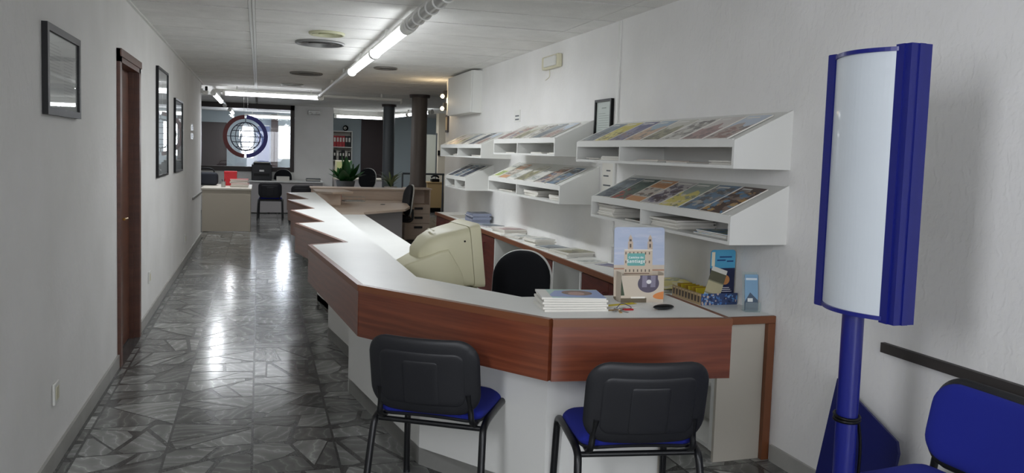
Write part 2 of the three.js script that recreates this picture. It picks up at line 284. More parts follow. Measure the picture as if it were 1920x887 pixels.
// the wide rear room and what lies behind it
{
  const ZW = -19.5, ZB = -23.5;
  const a = struct('wall_left_return');
  mesh('wall_surface', [bx(-5, XL - 0.16, 0, HC + 0.05, ZC - 0.02, ZC + 0.14), bx(-5.1, -5, 0, HC + 0.05, -26, ZC)], M.wallSmooth, a);
  const p = struct('wall_partition');
  mesh('wall_surface', [bx(-5, 0.8, 0, 0.94, ZW - 0.2, ZW), bx(0.8, 1.69, 0, HC + 0.05, ZW - 0.2, ZW), bx(-5, -1.35, 0.94, HC + 0.05, ZW - 0.2, ZW), bx(1.55, 1.69, 0, HC + 0.05, -25.6, ZW - 0.2)], M.wallSmooth, p);
  const w = struct('window_3');
  mesh('window_frame', [bx(0.7, 0.79, 0.92, 2.49, ZW - 0.12, ZW + 0.04), bx(-1.35, 0.79, 0.92, 1.03, ZW - 0.12, ZW + 0.05), bx(-1.35, 0.79, 2.38, 2.5, ZW - 0.12, ZW + 0.04), bx(-1.35, -1.27, 0.92, 2.49, ZW - 0.12, ZW + 0.04)], std({ color: 0x3a3230, roughness: 0.5 }), w);
  mesh('pane', [bx(-1.27, 0.7, 1.03, 2.38, ZW - 0.05, ZW - 0.044)], M.glass, w);
  // far room
  const f = struct('wall_far');
  mesh('wall_surface', [bx(-5, -0.52, 0, HC + 0.1, -25.6, -25.4), bx(-0.14, 0.54, 0, HC + 0.1, -25.6, -25.4), bx(0.95, 1.55, 0, HC + 0.1, -25.6, -25.4), bx(-0.52, -0.14, 0, 1.13, -25.6, -25.4), bx(0.54, 0.95, 0, 1.13, -25.6, -25.4), bx(-0.52, -0.14, 2.16, HC + 0.1, -25.6, -25.4), bx(0.54, 0.95, 2.18, HC + 0.1, -25.6, -25.4)], M.wallBlue, f);
  let n = 4;
  for (const [x0, x1, y0, y1] of [[-0.52, -0.14, 1.13, 2.16], [0.54, 0.95, 1.13, 2.18]]) {
    const g = struct(`window_${n++}`);
    const bars = [bx(x0, x0 + 0.03, y0, y1, -25.5, -25.45), bx(x1 - 0.03, x1, y0, y1, -25.5, -25.45), bx(x0, x1, y0, y0 + 0.03, -25.5, -25.45), bx(x0, x1, y1 - 0.03, y1, -25.5, -25.45)];
    mesh('window_frame', bars, M.whitePaint, g);
    for (let k = 1; k < 4; k++) mesh('muntin', [bx(x0, x1, y0 + k * (y1 - y0) / 4 - 0.008, y0 + k * (y1 - y0) / 4 + 0.008, -25.49, -25.46)], M.panelGrey, g);
    mesh('pane', [bx(x0, x1, y0, y1, -25.56, -25.55)], M.skyGlow, g);
  }
  const d = struct('door_2'); mesh('door_leaf', [bx(-1.75, -0.96, 0, 2.16, -25.4, -25.34)], M.darkDoor, d); mesh('door_frame', [bx(-0.96, -0.93, 0, 2.19, -25.4, -25.32), bx(-1.78, -0.93, 2.16, 2.19, -25.4, -25.32)], M.darkDoor, d);
  // alcove on the right
  const b = struct('wall_back');
  mesh('wall_surface', [bx(1.69, 7, 0, HC + 0.1, ZB - 0.15, ZB)], M.wallBlue, b);
  const d3 = struct('door_3'); mesh('door_leaf', [bx(2.88, 3.6, 0, 2.39, ZB, ZB + 0.05)], M.darkDoor, d3); mesh('door_frame', [bx(2.84, 2.88, 0, 2.43, ZB, ZB + 0.07), bx(3.6, 3.64, 0, 2.43, ZB, ZB + 0.07)], M.darkDoor, d3);
  const r = struct('wall_right_return');
  mesh('wall_surface', [bx(XR + 0.16, 7, 0, HC + 0.05, ZR, ZR + 0.15), bx(6.9, 7, 0, HC + 0.05, -23.5, ZR)], M.wallSmooth, r);
  const s = struct('wall_side'); mesh('wall_surface', [bx(4.36, 4.9, 0, HC + 0.05, -20.2, -19.9)], std({ color: 0xd9d0bd, roughness: 0.9 }), s);
  const d4 = struct('door_4'); mesh('door_leaf', [bx(3.93, 4.36, 0, 1.95, -20.1, -20.05)], std({ color: 0xcfd2c6, roughness: 0.5 }), d4); mesh('door_frame', [bx(4.33, 4.37, 0, 1.99, -20.12, -20.02)], M.greyColumn, d4); mesh('handle', [bx(4.35, 4.4, 1.42, 1.55, -19.9, -19.86)], M.black, d4);
}

// ------------------------------------------------------------ reception counter
const CH = 0.87, FB = 0.627;
const V0 = [1.822, -2.735], V1 = [1.088, -2.832], V2 = [0.465, -3.703], T1 = [0.329, -5.298], N1 = [0.577, -5.443], T2 = [0.310, -6.834], N2 = [0.538, -6.98], T3 = [0.327, -8.273], N3 = [0.556, -8.522], T4 = [0.354, -9.949], N4 = [0.587, -10.113], T5 = [0.394, -11.524], E5 = [0.771, -11.703];
{
  const o = thing('reception_counter', 'long sawtooth reception counter with white top and reddish wood fascia', 'counter');
  const outline = [V0, V1, V2, T1, N1, T2, N2, T3, N3, T4, N4, T5, E5, [0.762, -3.912], [1.12, -3.3], [1.838, -3.27]];
  mesh('worktop', [prism(outline, CH - 0.03, CH)], M.laminate, o);
  const front = [V0, V1, V2, T1, N1, T2, N2, T3, N3, T4, N4, T5, E5];
  for (let i = 0; i < front.length - 1; i++) {
    const a = front[i], b = front[i + 1];
    mesh('fascia_panel', [board(a, b, FB, CH - 0.028, -0.018)], M.sapele, o);
    mesh('edge_band', [board(a, b, CH - 0.028, CH + 0.0015, -0.022), board(a, b, CH - 0.01, CH + 0.0015, 0.006)], M.band, o);
  }
  mesh('edge_band', [board([1.838, -3.27], V0, CH - 0.03, CH + 0.0015, 0.02)], M.band, o);
  const bases = [
    [[0.54, -4.9], [0.744, -3.652], [1.166, -3.062], [1.66, -2.985], [1.66, -3.2], [1.13, -3.24], [0.78, -3.86], [0.755, -4.9]],
    [[0.535, -6.36], [0.735, -4.92], [0.755, -4.92], [0.755, -6.36]], [[0.55, -7.85], [0.735, -6.37], [0.755, -6.37], [0.755, -7.85]],
    [[0.56, -9.5], [0.735, -7.86], [0.755, -7.86], [0.755, -9.5]], [[0.58, -11.2], [0.735, -9.51], [0.755, -9.51], [0.755, -11.2]]];
  bases.forEach((b, i) => {
    const m = mesh('base_panel', [prism(b, 0, CH - 0.03)], M.whitePaint, o);
    const k = i === 0 ? 4 : 2, seg = []; for (let j = 0; j < k - 1; j++) seg.push(board(b[j], b[j + 1], 0, 0.085, -0.014));
    seg.push(board([b[0][0] + 0.22, b[0][1]], b[0], 0, 0.085, -0.014));
    mesh('baseboard', seg, M.skirt, m);
  });
  mesh('end_post', [prism([[1.66, -2.985], [1.7, -2.98], [1.7, -3.2], [1.66, -3.2]], 0, CH - 0.03)], M.creamPanel, o);
}
// staff desk inside the counter, lower
{
  const o = thing('staff_desk', 'lower white staff desk running along the inside of the reception counter', 'desk');
  mesh('desktop', [prism([[0.775, -10], [0.775, -3.93], [1.13, -3.32], [1.5, -3.3], [1.5, -3.75], [1.4, -3.95], [1.27, -4.3], [1.27, -10]], 0.66, 0.69)], M.laminate, o);
  mesh('side_panel', [bx(0.9, 1.15, 0, 0.66, -6.9, -6.87)], M.panelGrey, o); mesh('side_panel', [bx(0.9, 1.15, 0, 0.66, -9.35, -9.32)], M.panelGrey, o); mesh('side_panel', [bx(1.0, 1.18, 0, 0.66, -4.4, -4.37)], M.panelGrey, o);
}
{
  const o = thing('corner_desk', 'beech L-shaped desk with raised back shelf at the far end of the counter', 'desk');
  mesh('desktop', [prism([[0.775, -13.05], [0.775, -10.01], [1.27, -10.01], [1.3, -10.35], [1.96, -11.0], [2.12, -11.5], [2.3, -13.05]], 0.66, 0.69)], M.beech, o);
  mesh('modesty_panel', [board([1.2, -10.5], [1.95, -11.25], 0.05, 0.66, 0.02)], M.panelGrey, o);
  mesh('back_panel', [bx(0.8, 2.32, 0, 0.85, -13.08, -13.05)], M.beech, o);
  mesh('back_shelf', [bx(0.8, 2.34, 0.85, 0.875, -13.5, -13.0, 0.004)], M.beech, o);
  const c = mesh('riser_shelf', [prism([[0.78, -12.4], [0.78, -11.72], [1.0, -11.45], [1.32, -11.75], [1.25, -12.4]], 0.86, 0.885)], M.beech, o);
  mesh('riser_panel', [board([0.8, -11.66], [1.13, -11.7], 0.69, 0.86, 0.02), bx(1.12, 1.14, 0.69, 0.86, -12.4, -11.7)], M.beech, c);
  mesh('cable_grommet', [cyl(0.035, 0.035, 0.006, 1.78, 0.69, -11.9)], M.black, o);
  mesh('leg_panel', [bx(2.26, 2.29, 0, 0.66, -13.04, -12.7)], M.beech, o);
}
{
  const o = thing('drawer_pedestal', 'beech three-drawer pedestal with dark handles beside the black office chair', 'drawers', [2.54, 0, -13.0]);
  mesh('carcass', [bx(-0.2, 0.2, 0.03, 0.62, -0.5, -0.02)], M.beech, o);
  mesh('open_shelf', [bx(-0.2, 0.22, 0.87, 0.89, -0.45, 0.02), bx(-0.2, 0.2, 0.62, 0.87, -0.45, -0.43), bx(0.18, 0.2, 0.62, 0.87, -0.45, 0)], M.beech, o);
  for (const [y0, y1] of [[0.47, 0.615], [0.31, 0.46], [0.04, 0.3]]) { const d = mesh('drawer', [bx(-0.198, 0.198, y0, y1, -0.02, 0, 0.003)], M.beech, o); mesh('handle', [bx(-0.07, 0.07, y1 - 0.075, y1 - 0.04, 0, 0.022, 0.005)], M.blackPlastic, d); }
}

// ------------------------------------------------------------ back counter under the brochure shelves
const XB = 2.17, BH = 0.735;
{
  const o = thing('back_worktop', 'long narrow white worktop with brown edge along the right wall', 'worktop', [0, 0, 0]);
  mesh('worktop', [bx(XB, XR - 0.002, BH - 0.035, BH, -9.95, -3.34)], M.laminate, o);
  mesh('edge_band', [bx(XB - 0.012, XB + 0.008, BH - 0.036, BH + 0.002, -9.95, -3.32), bx(XB - 0.012, XR - 0.002, BH - 0.036, BH + 0.002, -3.34, -3.318, 0.004)], M.band, o);
  mesh('corner_post', [bx(XR - 0.045, XR - 0.004, 0, BH - 0.036, -3.345, -3.318)], M.band, o, 'worn brown edge strip');
  mesh('back_board', [bx(XR - 0.014, XR - 0.002, 0.1, BH - 0.036, -9.9, -3.4)], M.whitePaint, o);
}
{
  const o = thing('end_cabinet', 'cream side cabinet with open shelves beneath the worktop end', 'cabinet', [XB, 0, -3.345]);
  mesh('end_panel', [bx(0.0, 0.262, 0.0, BH - 0.037, -0.02, 0)], M.creamPanel, o);
  mesh('carcass', [bx(0.02, 0.262, 0.04, 0.06, -0.8, -0.02), bx(0.02, 0.262, 0.36, 0.378, -0.8, -0.02), bx(0.02, 0.262, 0.06, BH - 0.037, -0.82, -0.8), bx(0.24, 0.262, 0.06, BH - 0.037, -0.8, -0.02)], M.whitePaint, o);
  mesh('plinth', [bx(0.03, 0.05, 0, 0.04, -0.8, -0.02)], M.skirt, o);
  mesh('front_strip', [bx(0.0, 0.02, 0.05, BH - 0.037, -0.05, -0.02)], M.whitePaint, o);
}
function doorUnit(z0, z1, doors, label, handleSide) {
  const o = thing('base_cabinet', label, 'cabinet', [XB, 0, (z0 + z1) / 2]); const h = (z1 - z0) / 2;
  mesh('carcass', [bx(0.022, 0.285, 0.06, BH - 0.037, -h, h)], M.whitePaint, o); mesh('plinth', [bx(0.05, 0.07, 0, 0.06, -h, h)], M.skirt, o);
  for (let k = 0; k < doors; k++) {
    const w = 2 * h / doors, a = -h + k * w + 0.003, b = a + w - 0.006;
    const d = mesh('door', [bx(0, 0.02, 0.07, BH - 0.045, a, b)], M.redBrown, o);
    const zc = doors === 1 ? (a + b) / 2 : (k ? a + 0.05 : b - 0.05);
    mesh('handle', [rod([-0.022, 0.5, zc], [-0.022, 0.62, zc], 0.007), rod([0, 0.5, zc], [-0.022, 0.5, zc], 0.006), rod([0, 0.62, zc], [-0.022, 0.62, zc], 0.006)], M.maroon, d);
  }
}
doorUnit(-5.1, -4.2, 2, 'red-brown two-door base cabinet under the worktop behind the poster stand');
doorUnit(-6.3, -5.69, 1, 'red-brown one-door base cabinet beside the white-shelled office chair');
doorUnit(-7.9, -7.28, 1, 'red-brown one-door base cabinet beside the beige monitor');
doorUnit(-9.9, -8.9, 2, 'dark red-brown base cabinet at the far end of the wall worktop');
for (const [z, l] of [[-7.26, 'white upright board under the worktop beside the door unit by the beige monitor'], [-5.67, 'white upright board under the worktop behind the white-shelled swivel chair'], [-5.13, 'white upright board under the worktop beside the two-door base cabinet'], [-6.32, 'white upright board under the worktop between chair and far door unit']]) { const o = thing('support_panel', l, 'panel', [XB, 0, z], 0); mesh('panel_board', [bx(0.0, 0.29, 0, BH - 0.037, -0.009, 0.009)], M.whitePaint, o); }

// ------------------------------------------------------------ brochures
function canvasTex(w, h, draw) { const c = document.createElement('canvas'); c.width = w; c.height = h; const g = c.getContext('2d'); draw(g, w, h); const t = new THREE.CanvasTexture(c); t.colorSpace = THREE.SRGBColorSpace; return t; }
const css = a => `rgb(${a.map(v => Math.round(v)).join(',')})`;
function coverMat(pal, style, s) { // pal: ground, block, accent, dark
  seed = 777 + s * 97; pal = pal.map(c => c.map((v, i) => v + ([236, 234, 228][i] - v) * 0.1));
  const t = canvasTex(160, 224, (g, w, h) => {
    g.fillStyle = css(pal[0]); g.fillRect(0, 0, w, h);
    const blob = (x, y, r, c, a = 1) => { g.globalAlpha = a; g.fillStyle = css(c); g.beginPath(); for (let k = 0; k <= 14; k++) { const A = k / 14 * 6.283, q = r * rr(0.6, 1.2); g[k ? 'lineTo' : 'moveTo'](x + Math.cos(A) * q * 1.2, y + Math.sin(A) * q * 0.8); } g.fill(); g.globalAlpha = 1; };
    if (style === 0) { // landscape photo with title bars
      g.fillStyle = css(pal[1]); g.beginPath(); g.moveTo(0, h); g.lineTo(0, h * 0.45); for (let x = 0; x <= w; x += 10) g.lineTo(x, h * (0.42 + 0.12 * Math.sin(x * 0.05 + s) + rr(-0.04, 0.04))); g.lineTo(w, h); g.fill();
      for (let k = 0; k < 26; k++) blob(rr(0, w), rr(h * 0.5, h), rr(5, 20), k % 3 ? pal[2] : pal[3], 0.75);
    } else if (style === 1) { // collage
      for (let k = 0; k < 46; k++) blob(rr(0, w), rr(h * 0.12, h * 0.95), rr(6, 24), pal[1 + Math.floor(rnd() * 3)], 0.8);
    } else if (style === 2) { // plain with picture band
      g.fillStyle = css(pal[1]); g.fillRect(0, h * 0.36, w, h * 0.44); for (let k = 0; k < 22; k++) blob(rr(10, w - 10), rr(h * 0.4, h * 0.76), rr(5, 18), k % 2 ? pal[2] : pal[3], 0.8);
    } else { // white page with columns and a small picture
      g.fillStyle = css(pal[1]); g.fillRect(w * 0.1, h * 0.5, w * 0.8, h * 0.4); for (let k = 0; k < 16; k++) blob(rr(20, w - 20), rr(h * 0.54, h * 0.86), rr(4, 14), k % 2 ? pal[2] : pal[3], 0.9);
    }
    g.fillStyle = css(style === 3 ? pal[3] : [236, 234, 228]); g.fillRect(w * 0.08, h * 0.06, w * rr(0.4, 0.8), h * 0.055); g.globalAlpha = 0.7; g.fillRect(w * 0.08, h * 0.14, w * rr(0.3, 0.55), h * 0.02); g.globalAlpha = 1;
  });
  return std({ map: t, roughness: 0.35 });
}
const covers = {};
const palettes = {
  slate: [[128, 140, 150], [110, 118, 124], [70, 80, 92], [52, 58, 68], 0], yellow: [[208, 192, 60], [226, 214, 120], [120, 110, 60], [180, 150, 50], 0], indigo: [[70, 70, 124], [120, 116, 150], [150, 112, 96], [48, 46, 80], 0],
  sand: [[150, 176, 196], [206, 172, 140], [186, 150, 120], [122, 110, 100], 0], olive: [[206, 204, 190], [150, 146, 110], [110, 104, 80], [84, 78, 66], 0], grey: [[214, 212, 204], [170, 166, 156], [128, 120, 110], [92, 84, 80], 1],
  rose: [[216, 208, 202], [168, 132, 126], [140, 110, 104], [104, 90, 88], 0], village: [[196, 210, 226], [178, 160, 150], [140, 96, 84], [96, 84, 84], 0], forest: [[70, 92, 84], [92, 104, 92], [186, 60, 52], [50, 62, 58], 0],
  orange: [[212, 148, 96], [206, 196, 186], [126, 128, 120], [110, 84, 70], 2], violet: [[196, 192, 190], [110, 104, 128], [72, 56, 70], [58, 40, 44], 1], teal: [[150, 164, 156], [220, 206, 110], [232, 222, 200], [120, 130, 120], 0],
  coast: [[104, 132, 160], [150, 140, 130], [96, 88, 82], [196, 188, 176], 1], castle: [[78, 56, 48], [150, 130, 116], [96, 150, 196], [220, 170, 90], 1], map: [[92, 150, 200], [110, 190, 170], [224, 206, 110], [230, 234, 230], 1],
  white: [[232, 231, 224], [196, 200, 196], [150, 160, 150], [110, 116, 112], 3], lime: [[232, 232, 220], [170, 190, 70], [120, 140, 120], [90, 110, 130], 3], brick: [[190, 180, 170], [170, 110, 84], [132, 84, 66], [70, 84, 116], 1], night: [[46, 54, 72], [140, 146, 156], [78, 86, 104], [30, 34, 44], 1],
};
let ci = 0; for (const k of Object.keys(palettes)) { const p = palettes[k]; covers[k] = coverMat(p.slice(0, 4), p[4], ++ci); }

// brochure: lying flat, origin at its base, width along x, height along -z
function coverPlane(w, l, y) { const g = new THREE.PlaneGeometry(w, l).rotateX(-Math.PI / 2); return g.translate(0, y, 0); }
function magazine(parent, w, l, t, mat, pages = M.paper) {
  mesh('pages', [bx(-w / 2, w / 2, 0, t, -l / 2, l / 2)], pages, parent);
  mesh('cover', new THREE.BoxGeometry(w, 0.0012, l).translate(0, t + 0.0006, 0), mat, parent);
}
// shelf unit
const SD = 0.322, SF = 0.137, SK = 0.292;
function shelfUnit(y, z0, z1, label, split) {
  const o = thing('brochure_shelf', label, 'shelf', [XR, y, (z0 + z1) / 2]); const h = (z1 - z0) / 2, t = 0.018;
  const prof = [[-SD, 0], [0, 0], [0, SK], [-SD, SF]];
  const side = zc => { const s = new THREE.Shape(prof.map(([x, yy]) => new THREE.Vector2(x, yy))); return new THREE.ExtrudeGeometry(s, { depth: t, bevelEnabled: false }).translate(0, 0, zc - (zc > 0 ? t : 0)); };
  mesh('side_panel', [side(h)], M.whitePaint, o); mesh('side_panel', [side(-h)], M.whitePaint, o);
  mesh('bottom_board', [bx(-SD, -0.002, 0, 0.016, -h + t, h - t)], M.whitePaint, o);
  mesh('back_board', [bx(-0.012, -0.002, 0.016, SK - 0.02, -h + t, h - t)], M.whitePaint, o);
  mesh('front_rail', [bx(-SD, -SD + 0.016, 0.103, SF + 0.006, -h + t, h - t)], M.whitePaint, o);
  const ang = Math.atan2(SK - SF, SD), L = Math.hypot(SK - SF, SD);
  const slope = new THREE.BoxGeometry(L, 0.014, 2 * h - 2 * t).translate(L / 2, -0.007 - 0.004, 0).rotateZ(ang).translate(-SD, SF, 0);
  mesh('sloping_board', [slope], M.whitePaint, o);
  const zs = -h + (2 * h) * split; mesh('divider', [bx(-SD, -0.012, 0.016, 0.103, zs - 0.008, zs + 0.008)], M.whitePaint, o);
  return { o, y, z0, z1, ang, L };
}
function onSlope(S, z, w, mat, label, group, opt = {}) {
  const { tilt = 0, l = 0.285, up = 0.012, t = 0.006 } = opt;
  const g = thing('magazine', label, 'magazine', [0, 0, 0], 0, group);
  // long side runs up the slope: local -z up the slope
  magazine(g, w, l, t, mat);
  const q = new THREE.Quaternion().setFromAxisAngle(new THREE.Vector3(0, 0, 1), S.ang).multiply(new THREE.Quaternion().setFromAxisAngle(new THREE.Vector3(0, 1, 0), -Math.PI / 2 + tilt));
  g.quaternion.copy(q);
  const s = up + l / 2; g.position.set(XR - SD + s * Math.cos(S.ang) - 0.0 * Math.sin(S.ang), S.y + SF + s * Math.sin(S.ang) - 0.0015, z);
  g.translateY(0.0006 + (opt.lift || 0));
  return g;
}
const SA = shelfUnit(1.468, -5.25, -3.278, 'upper white wall shelf with sloping rack, nearest the blue totem', 0.36);
const SB = shelfUnit(1.1, -4.95, -3.278, 'lower white wall shelf with sloping rack above the brochure tray', 0.44);
const SC = shelfUnit(1.5, -7.35, -5.69, 'upper white wall shelf with sloping rack beside the small framed notice', 0.44);
const SDm = shelfUnit(1.14, -7.5, -5.55, 'lower white wall shelf with sloping rack above the magazine piles', 0.46);
const SE = shelfUnit(1.455, -9.7, -7.8, 'upper white wall shelf with sloping rack below the wall cupboard', 0.47);
const SFm = shelfUnit(1.092, -9.4, -8.41, 'short lower white wall shelf with sloping rack at the far end', 0.5);
function fill(S, list, where, za, zb, w) {
  const n = list.length;
  list.forEach((it, i) => { const [k, label, opt] = it; onSlope(S, zb + (za - zb) * (i + 0.5) / n, w, covers[k], `${label} on the ${where}`, undefined, { tilt: (hash(i, n, 5) - 0.5) * 0.06, ...opt }); });
}
// listed from far to near along the wall
fill(SA, [['slate', 'slate grey magazine'], ['yellow', 'yellow magazine'], ['indigo', 'indigo blue magazine'], ['sand', 'sky and sand coloured magazine'], ['olive', 'olive landscape magazine'], ['grey', 'pale grey magazine'], ['rose', 'rose grey magazine'], ['village', 'magazine with village view']], 'upper shelf nearest the totem', -3.34, -5.2, 0.2);
fill(SB, [['slate', 'slate blue landscape magazine'], ['forest', 'dark green magazine with red foreground'], ['orange', 'orange edged magazine'], ['violet', 'violet grey collage magazine'], ['teal', 'pale teal and yellow magazine'], ['coast', 'blue coast collage magazine'], ['castle', 'dark brown castle magazine']], 'lower shelf above the brochure tray', -3.36, -4.9, 0.205);
fill(SC, [['rose', 'rose coloured magazine'], ['brick', 'brick coloured magazine'], ['olive', 'olive green magazine'], ['grey', 'light grey magazine'], ['slate', 'slate grey magazine'], ['village', 'bluish village magazine']], 'upper shelf beside the framed notice', -5.8, -7.3, 0.19);
fill(SDm, [['lime', 'white leaflet with lime green picture', { l: 0.26 }], ['orange', 'orange and white leaflet'], ['white', 'plain white magazine', { l: 0.2 }], ['olive', 'grey-green landscape magazine'], ['white', 'plain white booklet', { l: 0.2 }], ['brick', 'brick red collage magazine'], ['coast', 'blue town magazine']], 'lower shelf above the magazine piles', -5.65, -7.45, 0.2);
fill(SE, [['grey', 'grey collage magazine'], ['rose', 'rose grey magazine'], ['olive', 'olive grey magazine'], ['slate', 'dark slate magazine'], ['white', 'white magazine'], ['night', 'navy striped magazine'], ['village', 'pale blue magazine']], 'upper shelf below the wall cupboard', -7.88, -9.6, 0.2);
fill(SFm, [['night', 'dark navy magazine'], ['coast', 'grey-blue magazine'], ['night', 'black and blue magazine']], 'short lower shelf', -8.5, -9.3, 0.22);
// piles of booklets inside the compartments
const UP = ['lowest', 'second up', 'third up', 'fourth up', 'fifth up', 'sixth up', 'seventh up', 'eighth up', 'ninth up'];
const nth = (label, i, n) => n === 1 ? label : `${label}, ${i === n - 1 ? 'topmost' : UP[i]}`;
function pile(x, y, z, n, w, l, tmin, tmax, mats, label, group, turnJ = 0.12, cat = 'booklet', baseTurn = 0, off = 0.012) {
  let yy = y;
  for (let i = 0; i < n; i++) { const t = rr(tmin, tmax), o = thing('booklet', nth(label, i, n), cat, [x + rr(-off, off), yy + 0.0004, z + rr(-off, off)], baseTurn + rr(-turnJ, turnJ), group); const m = mats[i % mats.length]; magazine(o, w, l, t, m, mats.pages); yy += t + 0.0018; }
  return yy;
}
seed = 4242;
const mixed = [M.paper, M.paperGrey, covers.white, covers.grey];
const inS = (S, z, n, mats, label, w = 0.21, l = 0.2, tm = 0.006) => pile(XR - 0.16, S.y + 0.0165, z, n, l, w, tm * 0.6, tm, mats, label, label.replace('booklet', 'booklets'), 0.06);
inS(SA, -4.78, 4, mixed, 'pale booklet in the narrow compartment of the upper shelf nearest the totem', 0.32); inS(SA, -5.08, 2, mixed, 'thin booklet by the far side of the upper shelf nearest the totem', 0.22);
inS(SA, -4.3, 2, [covers.white, covers.orange], 'flat leaflet in the wide compartment of the upper shelf nearest the totem', 0.3); inS(SA, -3.95, 1, [covers.orange], 'orange leaflet in the wide compartment of the upper shelf nearest the totem'); inS(SA, -3.46, 3, mixed, 'booklet by the near end of the upper shelf nearest the totem', 0.24);
inS(SB, -4.78, 9, mixed, 'booklet of the thick pile in the lower shelf above the tray', 0.24, 0.26, 0.009); inS(SB, -4.42, 1, [covers.forest], 'red and green leaflet in the lower shelf above the tray');
inS(SB, -4.02, 5, mixed, 'cream booklet in the wide compartment of the lower shelf above the tray', 0.3, 0.24, 0.01); inS(SB, -3.55, 3, [covers.map, covers.forest, covers.map], 'green and orange leaflet in the lower shelf above the tray', 0.3);
inS(SC, -7.0, 1, mixed, 'leaflet in the far compartment of the shelf by the notice', 0.3); inS(SC, -6.3, 2, mixed, 'leaflet in the near compartment of the shelf by the notice', 0.3); inS(SC, -5.9, 2, mixed, 'white booklet in the near compartment of the shelf by the notice', 0.2);
inS(SDm, -7.1, 2, mixed, 'grey leaflet in the far compartment of the lower shelf over the piles', 0.36); inS(SDm, -6.35, 5, mixed, 'booklet of the loose pile in the lower shelf over the piles', 0.32, 0.24, 0.01); inS(SDm, -5.8, 4, mixed, 'booklet at the near end of the lower shelf over the piles', 0.26, 0.22, 0.009);
inS(SE, -9.1, 3, mixed, 'crumpled leaflet in the far shelf compartment below the cupboard', 0.3); inS(SE, -8.2, 2, mixed, 'leaflet in the near shelf compartment below the cupboard', 0.4);
inS(SFm, -9.1, 2, mixed, 'leaflet in the far half of the short lower shelf', 0.3); inS(SFm, -8.65, 3, [covers.grey, covers.night], 'grey leaflet in the near half of the short lower shelf', 0.26);
// piles on the wall worktop
const onTop = (x, z, n, w, l, tm, mats, label, bt = 0) => pile(x, BH, z, n, w, l, tm * 0.7, tm, mats, label, label.replace(/magazine|newspaper|brochure/, m => m + 's'), 0.05, 'magazine', bt);
onTop(2.33, -8.5, 8, 0.21, 0.3, 0.014, Object.assign([covers.slate, covers.night, covers.grey], { pages: std({ color: 0x8f96ac, roughness: 0.6 }) }), 'blue-spined magazine in the tall pile on the wall worktop');
onTop(2.33, -8.05, 2, 0.21, 0.29, 0.006, [covers.indigo, covers.slate], 'flat magazine beside the tall blue pile on the wall worktop', 0.3);
onTop(2.34, -7.35, 4, 0.23, 0.32, 0.012, [covers.white, covers.rose], 'newspaper in the pile with a black headline on the wall worktop', 0.1);
onTop(2.31, -6.95, 3, 0.2, 0.28, 0.007, [covers.white, covers.grey], 'crumpled pale brochure before the newspapers on the wall worktop', 0.4);
onTop(2.33, -6.45, 4, 0.19, 0.24, 0.013, [M.paper, covers.white], 'thick cream brochure in the squat pile on the wall worktop', 0.15);
onTop(2.34, -6.1, 2, 0.21, 0.28, 0.005, [covers.night, covers.slate], 'dark photo brochure before the squat pile on the wall worktop', 0.2);
onTop(2.34, -5.72, 4, 0.24, 0.3, 0.008, [covers.white, covers.olive], 'pale green magazine in the low pile on the wall worktop', 0.1);
onTop(2.31, -5.38, 1, 0.21, 0.28, 0.004, [covers.white], 'yellowish single brochure lying flat on the wall worktop', 0.15); onTop(2.39, -5.08, 1, 0.13, 0.2, 0.004, [covers.indigo], 'indigo leaflet lying flat near the conduit on the wall worktop', 0.4);
onTop(2.34, -9.2, 1, 0.24, 0.5, 0.004, [M.paperGrey], 'grey paper sheet lying at the far end of the wall worktop');

// ------------------------------------------------------------ things on the reception counter
{ // fanned pile
  seed = 99; let yy = CH;
  for (let i = 0; i < 5; i++) { const t = 0.007, o = thing('magazine', nth('pale green magazine in the fanned pile at the counter corner', i, 99), 'magazine', [1.25 + i * 0.004 - (i % 2) * 0.006, yy + 0.0003, -3.05 - i * 0.007], -0.1 - i * 0.02, 'fanned magazines on the counter'); magazine(o, 0.27, 0.2, t, covers.white); yy += t + 0.0016; }
  const top = thing('magazine', 'magazine with brown and violet picture on top of the fanned pile', 'magazine', [1.26, yy + 0.0003, -3.08], -0.2);
  const tex = canvasTex(256, 192, (g, w, h) => { g.fillStyle = '#bfe0d8'; g.fillRect(0, 0, w, h); g.fillStyle = '#9fb2e2'; g.beginPath(); g.moveTo(w * 0.3, h * 0.15); g.lineTo(w, h * 0.05); g.lineTo(w, h); g.lineTo(w * 0.1, h * 0.85); g.fill(); g.fillStyle = '#8d6a5c'; g.beginPath(); g.ellipse(w * 0.62, h * 0.42, w * 0.24, h * 0.3, 0.3, 0, 7); g.fill(); g.fillStyle = '#c79d94'; g.beginPath(); g.ellipse(w * 0.6, h * 0.5, w * 0.13, h * 0.2, 0.3, 0, 7); g.fill(); g.fillStyle = '#f2f2ec'; g.fillRect(0, 0, w * 0.16, h); });
  magazine(top, 0.27, 0.2, 0.007, std({ map: tex, roughness: 0.35 }));
}
